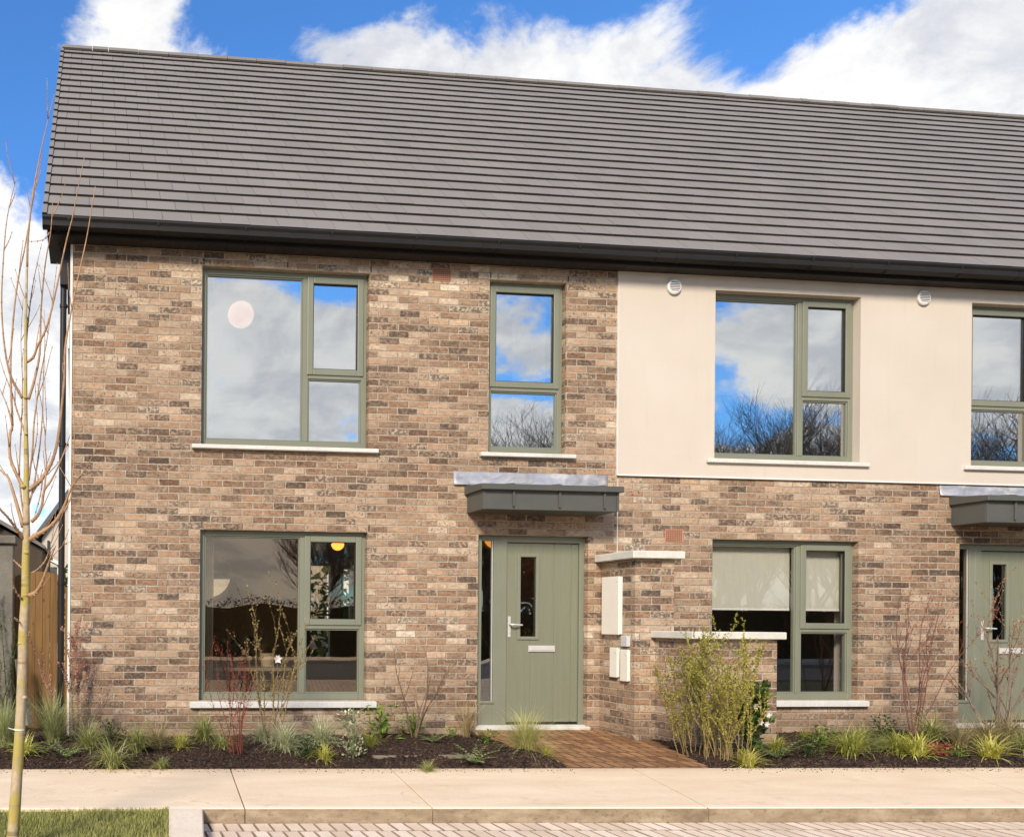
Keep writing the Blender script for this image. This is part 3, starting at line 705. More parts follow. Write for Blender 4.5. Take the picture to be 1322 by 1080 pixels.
def block_mat(name, cols, rough, spec=.2):
    t = NT(name); p = t.pos(); at = t.n('ShaderNodeAttribute', None, attribute_name='rnd').outputs['Fac']
    c = t.ramp(at, [(i / (len(cols) - 1), k) for i, k in enumerate(cols)])
    n = t.noise(p, 3.0, 5, .6); n2 = t.noise(p, 70.0, 3)
    c = t.mix(t.rng(n, .4, .75, 0, .4), c, [x * .55 for x in cols[0]]); c = t.mix(t.rng(n2, .45, .8, 0, .3), c, [x * .45 for x in cols[0]])
    return t.out(t.bsdf(c, rough, t.bump(n2, .4, .003), spec))
def blocks(name, mat, rects, z0, z1, dirt, kind='structure'):
    mb = MB(); rn = []
    for (x0, x1, y0, y1) in rects:
        dz = (random.random() - .5) * .003; r = random.random(); b = .004
        vs = [(x0, y0, z0), (x1, y0, z0), (x1, y1, z0), (x0, y1, z0), (x0, y0, z1 + dz - b), (x1, y0, z1 + dz - b), (x1, y1, z1 + dz - b), (x0, y1, z1 + dz - b),
              (x0 + b, y0 + b, z1 + dz), (x1 - b, y0 + b, z1 + dz), (x1 - b, y1 - b, z1 + dz), (x0 + b, y1 - b, z1 + dz)]
        mb.add(vs, [(0, 1, 5, 4), (1, 2, 6, 5), (2, 3, 7, 6), (3, 0, 4, 7), (4, 5, 9, 8), (5, 6, 10, 9), (6, 7, 11, 10), (7, 4, 8, 11), (8, 9, 10, 11)]); rn += [r] * 9
    me = mb.mesh(name, fix=False); at = me.attributes.new('rnd', 'FLOAT', 'FACE')
    at.data.foreach_set('value', rn)
    for q, pl in enumerate(me.polygons): pl.material_index = 0 if q % 9 == 8 else 1
    o = link(name, me, [mat, dirt]); tag(o, kind=kind); return o
rects = []
for j in range(0, 32):
    for a in range(-4, 105):
        x = .30 + a * .1 + (.05 if j % 2 else 0); yk = -3.105 - .054 * (x + .05) - j * .2
        if x + .1 < .97 + (yk + 3.15) * .125: continue
        rects.append((x + .005, x + .095, yk - .195, yk - .005))
bp = blocks('parking_bay_paving', block_mat('bay_blocks', [(.72, .54, .37), (.81, .63, .45), (.88, .71, .53), (.76, .575, .405)], .85), rects, GZ - .16, GZ - .100, simple('bay_joint_dirt', (.34, .235, .155), .95))
bs = MB(); bs.box(.3, 12, -10.2, -3.0, GZ - .2, GZ - .122); tag(bs.obj('joint_sand', simple('joint_sand', (.035, .022, .015), .95)), kind='structure')
# path
rects = []
for j in range(0, 10):
    y1 = -.03 - j * .2; y0 = y1 - .2
    for a in range(0, 18):
        x = 4.26 + a * .1 + (.05 if j % 2 else 0); ym = (y0 + y1) / 2
        xr = 5.80 if ym > -.6 else 5.99 - .31 * max(0, (-.6 - ym))
        q0, q1 = max(x, 4.28), min(x + .1, xr)
        yb = max(y0, back_y(x) + .004)
        if q1 - q0 > .02 and y1 - yb > .03: rects.append((q0 + .005, q1 - .005, yb + .007, y1 - .007))
po = blocks('path', block_mat('path_blocks', [(.20, .095, .040), (.32, .16, .068), (.42, .225, .10), (.27, .135, .058)], .62, .35), rects, -.06, 0.0, simple('path_joint_dirt', (.11, .056, .028), .95))
for v in po.data.vertices: v.co.z += -.018 - .082 * min(1, max(0, (-v.co.y) / 1.86))
pb = MB(); pb.add([(4.25, -.02, -.045), (5.99, -.02, -.045), (5.99, -.6, -.071), (5.62, -1.9, -.128), (4.25, -1.9, -.128)], [(0, 1, 2, 3, 4)])
tag(pb.obj('path_base', simple('path_sand', (.018, .011, .007), .95), fix=False), kind='structure')
# mulch
def on_path(x, y, m=0.0):
    xr = 5.80 if y > -.58 else 5.99 - .31 * max(0, (-.6 - y))
    return 4.33 - m < x < xr + m
def mulch_z(x, y):
    n = noise.fractal(Vector((x * 2.2, y * 2.2, 1.3)), 1, 2, 4) * .028 + noise.fractal(Vector((x * 9, y * 9, 5)), 1, 2, 3) * .018
    z = -.070 + n
    dd = back_y(x) - y    # negative inside the bed
    e = min(1, max(0, -dd / .14)); z = (GZ - .012) * (1 - e) + z * e + .008 * noise.noise(Vector((x * 25, y * 25, 2)))
    # mounds
    for mx, my, mr, mh in ((4.02, -1.68, .22, .085), (3.3, -1.1, .5, .05), (2.2, -1.45, .6, .035), (5.98, -.95, .35, .03), (6.6, -1.6, .5, .04), (9.0, -1.3, .6, .03), (.4, -1.3, .6, .03)):
        q = ((x - mx) ** 2 + (y - my) ** 2) / mr ** 2
        if q < 4: z += mh * math.exp(-q) * min(1, max(0, -dd / .22)) ** .7
    if y < -.02 and x < 4.6:
        k = min(1, max(0, (4.36 - x) / .20)); k = k * k * (3 - 2 * k); z = min(z, (-.03 - .075 * min(1, -y / 1.86)) + k * .16)
    if on_path(x, y, .0) and not (x < 4.40 + .05 * noise.noise(Vector((y * 8, 1, 1))) and y < -1.4): z = -.16
    return z
MULCHM = None
def mulch_mat():
    t = NT('bark_mulch'); p = t.pos(); a = t.n('ShaderNodeTexVoronoi', {0: t.scl(p, (1, 1.6, 1)), 'Scale': 60.0}).outputs; b = t.noise(p, 5.0, 4)
    r = t.white(a[1])[0] if False else a[1]
    v = t.xyz(r)[0]
    c = t.ramp(v, [(0, (.026, .014, .009)), (.6, (.065, .036, .022)), (.88, (.12, .07, .042)), (1, (.26, .17, .10))])
    c = t.mix(t.rng(b, .35, .7, 0, .5), c, (.022, .014, .010))
    return t.out(t.bsdf(c, .85, t.bump(t.m('ADD', a[0], t.noise(p, 120.0, 3)), .9, .02), .25))
MULCH = mulch_mat()
def mulch_bed(name, x0, x1):
    m = MB(); st = .03; nx = int((x1 - x0) / st); ny = 66; 
    for i in range(nx + 1):
        x = x0 + i * st; yb = back_y(x) - .015 + .018 * noise.noise(Vector((x * 4, 0, 9))) + .01 * noise.noise(Vector((x * 17, 0, 4)))
        for j in range(ny + 1):
            y = (.02 if x > 0 else .9) + (yb - (.02 if x > 0 else .9)) * j / ny
            m.v.append((x, y, mulch_z(x, y)))
    for i in range(nx):
        for j in range(ny): m.face([i * (ny + 1) + j, i * (ny + 1) + j + 1, (i + 1) * (ny + 1) + j + 1, (i + 1) * (ny + 1) + j])
    # loose chips
    for k in range(int((x1 - x0) * 2000)):
        x = random.uniform(x0, x1); y = random.uniform(back_y(x) + .0, -.02)
        if random.random() < .035: y = back_y(x) - random.random() ** 2 * .22
        if on_path(x, y, .02): continue
        z = (mulch_z(x, y) + .004) if y > back_y(x) else GZ + .002; s = random.uniform(.004, .016) * (1 if y > back_y(x) else .32); an = random.random() * 3.14; c, d = math.cos(an), math.sin(an); e = s * random.uniform(.25, .6); tl = random.uniform(-.6, .6) * s
        q = [(-s, -e, -tl), (s, -e, tl), (s, e, tl + e * .5), (-s, e, -tl)]
        vs = [(x + a * c - b * d, y + a * d + b * c, z + h + .003) for a, b, h in q] + [(x + a * c - b * d, y + a * d + b * c, z + h - .004) for a, b, h in q]
        m.add(vs, [(0, 1, 2, 3), (0, 4, 5, 1), (1, 5, 6, 2), (2, 6, 7, 3), (3, 7, 4, 0)])
    o = m.obj(name, MULCH, fix=False); tag(o, 'dark brown bark mulch spread in the planting bed', 'mulch', kind='stuff')
mulch_bed('mulch', -2.2, 4.6); mulch_bed('mulch', 5.45, 13.0)
ed = MB(); P1, P2 = (2.72, -1.50), (3.55, -1.53)
ed.box(2.70, 3.62, -1.56, -1.50, -.14, -.035); tag(ed.obj('edging_stone', conc('edging', (.16, .125, .085), (.25, .20, .14)), loc=(3.1, -1.5, -.05), bev=.006), 'half-buried grey-brown edging stone in the mulch left of the path', 'edging stone')
gr = MB(); gr.add([(-400, -400, -.26), (400, -400, -.26), (400, 600, -.26), (-400, 600, -.26)], [(0, 1, 2, 3)])
def ground_mat():
    t = NT('far_ground'); p = t.pos(); a = t.noise(p, .15, 5); b = t.noise(p, 6.0, 4)
    return t.out(t.bsdf(t.mix(a, t.mix(b, (.05, .07, .025), (.09, .10, .04)), (.10, .09, .05)), .95))
tag(gr.obj('ground', ground_mat(), fix=False), kind='structure')
rd = MB(); rd.box(-60, 80, -17.5, -10.2, -.30, -.235); tag(rd.obj('road', conc('asphalt', (.10, .095, .09), (.17, .16, .15), sc=1.0)), kind='structure')
fp = MB(); fp.box(-60, 80, -20.0, -17.5, -.25, -.13); tag(fp.obj('far_pavement', PAV), kind='structure')
gd = MB(); gd.box(-30, 40, 7.62, 20, -.26, -.16); tag(gd.obj('rear_lawn', ground_mat()), kind='structure')

# ------------------------------------------------------------------ left side: gate, wall, shed, neighbour
def timber():
    t = NT('gate_timber'); p = t.pos(); x, y, z = t.xyz(p)
    bd = t.m('FLOOR', t.m('DIVIDE', x, .115)); r = t.white(t.comb(bd, 2.0, 0.0))[0]
    g = t.noise(t.scl(t.vm('ADD', p, t.comb(0.0, 0.0, t.m('MULTIPLY', r, 5.0))), (30, 30, 1.6)), 1.0, 4, .6, .6)
    c = t.mix(t.rng(g, .3, .7, 0, 1), (.10, .050, .015), (.21, .11, .035)); c = t.mix(t.m('MULTIPLY', r, .35), c, (.26, .145, .05))
    k = t.n('ShaderNodeTexVoronoi', {0: t.scl(p, (1, 1, .6)), 'Scale': 7.0}).outputs[0]
    c = t.mix(t.m('SUBTRACT', 1.0, t.sstep(k, .05, .11)), c, (.09, .04, .015))
    return t.out(t.bsdf(c, .65, t.bump(g, .4, .004), .25))
TIMB = timber()
GY = .62
t = thing('timber_gate', 'arched golden-brown timber side gate beside the brick corner', 'gate', (-.45, GY, -.1))
L, Rr = atY(17, 745, GY).x, atY(84, 745, GY).x
nb = 7; bw = (Rr - L) / nb
for i in range(nb):
    a = L + i * bw + .0015; b = a + bw - .003; m = MB()
    def top(x): q = (x - (L + Rr) / 2) / ((Rr - L) / 2); return 1.555 + .115 * math.sqrt(max(0, 1 - (q * .96) ** 2))
    m.prism([(a, -.09), (b, -.09)] + [(b - (b - a) * k / 4, top(b - (b - a) * k / 4)) for k in range(5)], 'y', GY, GY + .02)
    m.obj('board', TIMB, t, bev=.002)
m = MB(); m.box(L, Rr, GY + .021, GY + .06, .15, .25); m.box(L, Rr, GY + .021, GY + .06, 1.25, 1.35); m.obj('ledge_rail', TIMB, t)
m = MB(); m.box(Rr + .004, Rr + .06, GY - .02, GY + .07, -.09, 1.5); m.obj('gate_post', TIMB, t)
GREYR = conc('grey_render', (.13, .115, .09), (.24, .215, .17), bs=60, b=.4, sc=2.0)
t = thing('garden_wall', 'weathered grey rendered garden wall end with flat top behind the young tree', 'wall', (-1.6, .45, -.2))
m = MB(); x1 = atY(17, 760, .4).x; m.box(-4.0, x1, .40, .60, -.2, atY(10, 702, .4).z); m.obj('wall', GREYR, t, bev=.01)
m = MB(); m.box(-4.0, x1 + .03, .36, .64, atY(10, 702, .4).z + .001, atY(10, 691, .4).z); m.obj('coping', GREYR, t, bev=.01)
t = thing('concrete_prop', 'leaning grey concrete fence support at the foot of the gate', 'post', (-.6, .35, -.1))
pa, pb_ = atY(23, 850, .35), atY(37, 935, .35)
m = MB(); m.tube([pa, pb_], [.035, .06], 4); m.obj('post', GREYR, t)
t = thing('garden_shed', 'dark shed with white-edged sloping roof behind the timber gate', 'shed', (-1.3, 3.5, -.2))
y = 3.5; A = atY(0, 676, y); B = atY(44, 706, y); C = atY(72, 722, y)
m = MB(); m.prism([(A.x - 1.5, -.2), (B.x + .12, -.2), (B.x + .12, B.z - .02), (A.x, A.z - .05), (A.x - 1.5, A.z - 1.0)], 'y', y, y + 2.2); m.obj('wall', simple('shed_dark', (.06, .042, .028), .8), t)
m = MB(); m.prism([(A.x, A.z), (B.x + .16, B.z - .03), (B.x + .16, B.z + .02), (A.x, A.z + .06), (A.x - 1.6, A.z - 1.0), (A.x - 1.6, A.z - 1.06)], 'y', y - .12, y + 2.3); m.obj('roof', simple('shed_roof', (.17, .15, .13), .8), t)
t = thing('conservatory', 'white-framed lean-to conservatory far behind the gate', 'conservatory', (-.6, 6.5, -.2))
y = 6.5; A = atY(36, 700, y); B = atY(78, 726, y)
m = MB(); m.prism([(A.x - .5, A.z + .2), (B.x, B.z), (B.x, B.z + .07), (A.x - .5, A.z + .28)], 'y', y - .1, y + 2); m.obj('roof', simple('lean_roof', (.42, .38, .33), .6), t)
m = MB(); m.prism([(A.x - .5, A.z + .13), (B.x, B.z - .07), (B.x, B.z - .001), (A.x - .5, A.z + .199)], 'y', y - .14, y - .11)
for k in range(6): 
    x = B.x - .03 - k * .24; m.box(x - .025, x + .025, y - .05, y, .8, B.z - .03 + (B.x - x) * .35)
m.box(B.x - 1.6, B.x, y - .05, y, .75, .85); m.obj('window_frame', WHITEP, t)
m = MB(); m.box(B.x - 1.6, B.x, y + .02, y + .03, .85, B.z - .08); m.obj('pane', simple('far_glass', (.10, .11, .10), .1, .5), t)
t = thing('neighbour_house', 'cream rendered house with grey gable roof far behind the gate', 'house', (-.3, 14, -.2))
y = 14; A = atY(54, 690, y); B = atY(84, 648, y); Cc = atY(86, 722, y)
x0 = A.x; x1 = x0 + 8; ax = x0 + 3.4; az = A.z + 3.4 * (B.z - A.z) / (B.x - A.x)
m = MB(); m.prism([(x0, -.2), (x1, -.2), (x1, A.z - .5), (ax, az - .1), (x0, A.z - .1)], 'y', y, y + 7); m.obj('wall', CREAM, t)
m = MB(); m.prism([(x0 - .3, A.z - .35), (ax, az - .08), (ax, az + .08), (x0 - .3, A.z - .17)], 'y', y - .2, y + 7.2); m.prism([(x1 + .3, A.z - .85), (ax + .001, az - .08), (ax + .001, az + .08), (x1 + .3, A.z - .65)], 'y', y - .2, y + 7.2); m.obj('roof', simple('slate', (.12, .12, .12), .7), t)
wx = atY(64, 690, y).x
m = MB(); m.box(wx - .06, wx, y - .05, y - .001, 2.2, 3.3); m.box(wx - .7, wx - .66, y - .05, y - .001, 2.2, 3.3); m.obj('window', simple('dkwin', (.05, .05, .05), .2), t)
# ------------------------------------------------------------------ plants
def leafm(name, c1, c2, c3=None, rough=.55, tr=.35):
    t = NT(name); at = t.n('ShaderNodeAttribute', None, attribute_name='rnd').outputs['Fac']
    st = [(0, c1), (.6, c2), (1, c3 or c2)]
    c = t.ramp(at, st)
    orr = t.n('ShaderNodeObjectInfo').outputs['Random']
    c = t.mix(t.m('MULTIPLY', orr, .25), c, [x * .6 for x in c1])
    a = t.bsdf(c, rough, None, .25); b = t.n('ShaderNodeBsdfTranslucent', {0: c}).outputs[0]
    return t.out(t.n('ShaderNodeMixShader', {0: tr, 1: a, 2: b}).outputs[0])
def bark(name, c1, c2, sc=30.0, band=False):
    t = NT(name); p = t.pos(); a = t.noise(t.scl(p, (1, 1, .5)), sc, 5, .65); b = t.noise(p, 6.0, 3)
    c = t.mix(t.rng(a, .3, .7, 0, 1), c1, c2)
    if band:
        c = t.mix(t.sstep(b, .45, .58), c, (.42, .32, .09)); k = t.noise(t.scl(p, (2, 2, 26)), 1.0, 2); c = t.mix(t.m('MULTIPLY', t.sstep(k, .60, .68), .6), c, (.16, .10, .04))
        c = t.mix(t.m('MULTIPLY', t.sstep(t.noise(p, 14.0, 3), .55, .66), .5), c, (.30, .26, .16))
    return t.out(t.bsdf(c, .8, t.bump(a, .7, .005), .2))
class PB(MB):
    def __init__(s): super().__init__(); s.rn = []
    def fr(s, r):
        while len(s.rn) < len(s.f): s.rn.append(r)
    def out(s, name, mat, parent=None, loc=None):
        me = s.mesh(name, fix=False); at = me.attributes.new('rnd', 'FLOAT', 'FACE'); s.fr(.5); at.data.foreach_set('value', s.rn[:len(me.polygons)])
        return link(name, me, mat, parent, loc)
    def blade(s, p, az, lean, L, w, curl, rnd, r=.5, seg=4):
        c, d = math.cos(az), math.sin(az); b = len(s.v); x = 0; z = 0; a = lean
        tw = rnd.uniform(-.5, .5)
        for k in range(seg + 1):
            f = k / seg; ww = w * (1 - f) ** .6 * (.6 + .4 * min(1, f * 4))
            px, py = p[0] + c * x, p[1] + d * x; ox, oy = -d * math.cos(tw), c * math.cos(tw)
            s.v.append((px - ox * ww, py - oy * ww, p[2] + z)); s.v.append((px + ox * ww, py + oy * ww, p[2] + z + ww * math.sin(tw)))
            x += math.sin(a) * L / seg; z += math.cos(a) * L / seg; a += curl / seg
        for k in range(seg): s.face([b + 2 * k, b + 2 * k + 1, b + 2 * k + 3, b + 2 * k + 2])
        s.fr(r)
    def leaf(s, p, d, up, L, w, r=.5, fold=.25):
        d = d.normalized(); sd = d.cross(up)
        if sd.length < .01: sd = Vector((1, 0, 0))
        sd.normalize(); n = sd.cross(d); b = len(s.v); p = Vector(p)
        for q in (p, p + d * L * .45 + sd * w + n * w * fold, p + d * L, p + d * L * .45 - sd * w + n * w * fold, p + d * L * .5): s.v.append(tuple(q))
        s.face([b, b + 1, b + 4]); s.face([b + 1, b + 2, b + 4]); s.face([b + 2, b + 3, b + 4]); s.face([b + 3, b, b + 4]); s.fr(r)
PROT = {}
def tuft(key, mat, n, h, spread, w, curl, droop=.3, jit=.25, base=.03, lay=0.0):
    rnd = random.Random(hash(key) % 1000 if False else sum(map(ord, key))); m = PB()
    for i in range(n):
        az = rnd.random() * 6.283; ln = abs(rnd.gauss(0, 1)) * spread + lay; L = h * rnd.uniform(1 - jit * 1.6, 1 + jit)
        q = rnd.random() * base; a2 = rnd.random() * 6.283
        m.blade((q * math.cos(a2), q * math.sin(a2), -.005), az, min(ln, 1.35), L, w * rnd.uniform(.6, 1.2), curl * rnd.uniform(.3, 1.5), rnd, min(1, max(0, rnd.gauss(.5, .28))))
    me_o = m.out('proto_' + key, mat); bpy.data.objects.remove(me_o); me = bpy.data.meshes['roof'] if False else None
    return m
def proto_mesh(m, key, mat):
    o = m.out(key, mat); me = o.data; bpy.data.objects.remove(o); PROT[key] = me; return me
def mk_tuft(key, mat, n, h, spread, w, curl, jit=.25, base=.03, lay=0.0, extra=None):
    rnd = random.Random(sum(map(ord, key))); m = PB()
    for i in range(n):
        az = rnd.random() * 6.283; ln = abs(rnd.gauss(0, 1)) * spread + lay; L = h * rnd.uniform(1 - jit * 1.6, 1 + jit)
        q = rnd.random() * base; a2 = rnd.random() * 6.283
        m.blade((q * math.cos(a2), q * math.sin(a2), -.005), az, min(ln, 1.35), L, w * rnd.uniform(.6, 1.2), curl * rnd.uniform(.3, 1.5), rnd, min(1, max(0, rnd.gauss(.5, .28))))
    if extra: extra(m, rnd)
    proto_mesh(m, key, mat)
FG = leafm('feather_grass', (.22, .25, .08), (.42, .44, .17), (.72, .66, .38))
FG2 = leafm('pale_feather_grass', (0.317, 0.342, 0.085), (0.634, 0.586, 0.207), (0.920, 0.805, 0.464))
SG = leafm('sedge', (.17, .22, .05), (.42, .42, .13), (.72, .64, .30))
SGP = leafm('pale_sedge', (0.293, 0.329, 0.159), (0.610, 0.610, 0.329), (0.903, 0.854, 0.537))
YB = leafm('golden_sedge', (.40, .40, .05), (.70, .64, .12), (.90, .84, .42))
DRY = leafm('dry_grass', (0.268, 0.207, 0.085), (0.512, 0.403, 0.183), (0.708, 0.586, 0.317))
LIME = leafm('lime_sedge', (.24, .28, .04), (.48, .47, .09), (.78, .70, .28))
DG = leafm('dark_leaf', (.025, .05, .015), (.07, .12, .03), (.22, .27, .07), .4)
GLF = leafm('glossy_leaf', (0.085, 0.159, 0.024), (0.244, 0.342, 0.055), (0.610, 0.586, 0.122), .35)
VARI = leafm('variegated_leaf', (0.110, 0.159, 0.061), (0.549, 0.537, 0.293), (0.920, 0.903, 0.610), .45)
FERN = leafm('fern_leaf', (0.085, 0.134, 0.037), (0.268, 0.329, 0.110), (0.561, 0.561, 0.220))
RED = leafm('red_leaf', (.30, .05, .03), (.62, .14, .08), (.80, .30, .10), .45)
mk_tuft('feather', FG, 560, .50, .30, .0024, 1.0, base=.05)
mk_tuft('feather_pale', FG2, 800, .46, .50, .0024, 1.3, base=.07)
mk_tuft('sedge', SG, 300, .33, .42, .0034, 1.9, base=.04)
mk_tuft('sedge_low', SG, 270, .28, .62, .0036, 2.2, base=.05)
mk_tuft('sedge_pale', SGP, 430, .30, .60, .0034, 1.7, base=.06)
mk_tuft('golden', YB, 170, .22, .62, .0050, 1.5, base=.04)
mk_tuft('lime', LIME, 330, .33, .48, .0042, 1.9, base=.05)
mk_tuft('dry', DRY, 330, .34, .50, .0024, 1.3, base=.05)
mk_tuft('dry_tall', DRY, 110, .44, .30, .0020, .8, base=.03)
def leafy(key, mat, n, R0, H, L, w, stems=8):
    rnd = random.Random(sum(map(ord, key))); m = PB()
    for i in range(stems):
        az = rnd.random() * 6.28; rr = rnd.uniform(.2, .8) * R0; tip = Vector((math.cos(az) * rr, math.sin(az) * rr, H * rnd.uniform(.6, 1.0)))
        m.tube([(0, 0, -.01), tip * .5 + Vector((0, 0, H * .1)), tip], [.004, .003, .0015], 4); m.fr(.15)
    for i in range(n):
        while True:
            q = Vector((rnd.gauss(0, .45), rnd.gauss(0, .45), rnd.uniform(.05, 1)))
            if q.x ** 2 + q.y ** 2 < 1.0 - .3 * q.z: break
        p = Vector((q.x * R0, q.y * R0, q.z * H)); d = Vector((q.x + rnd.gauss(0, .4), q.y + rnd.gauss(0, .4), rnd.uniform(-.1, .9)))
        m.leaf(p, d, Vector((rnd.gauss(0, .3), rnd.gauss(0, .3), 1)), L * rnd.uniform(.6, 1.2), w * rnd.uniform(.7, 1.2), min(1, max(0, rnd.gauss(.45, .28))))
    proto_mesh(m, key, mat)
leafy('dark_shrublet', DG, 190, .15, .22, .045, .010)
leafy('glossy_shrublet', GLF, 90, .17, .34, .10, .017, 6)
leafy('variegated', VARI, 330, .13, .46, .045, .010, 9)
leafy('small_green', GLF, 110, .10, .14, .035, .008)
leafy('red_cover', RED, 90, .15, .13, .040, .013)
def ferny(key, mat, n=9, L=.26):
    rnd = random.Random(5 + len(key)); m = PB()
    for i in range(n):
        az = i * 6.283 / n + rnd.uniform(-.3, .3); a = rnd.uniform(.6, 1.15); x = z = 0; ll = L * rnd.uniform(.7, 1.1)
        pts = []
        for k in range(9): pts.append(Vector((x * math.cos(az), x * math.sin(az), z))); x += math.sin(a) * ll / 8; z += math.cos(a) * ll / 8; a += .09
        m.tube(pts, [.0025] * 8 + [.001], 4); m.fr(.3)
        for k in range(1, 9):
            d = (pts[k] - pts[k - 1]).normalized(); sd = d.cross(Vector((0, 0, 1))).normalized()
            for s_ in (-1, 1): m.leaf(pts[k], sd * s_ + d * .5, Vector((0, 0, 1)), .055 * (1 - k / 11), .010, rnd.uniform(.2, 1))
    proto_mesh(m, key, mat)
ferny('fern', FERN)

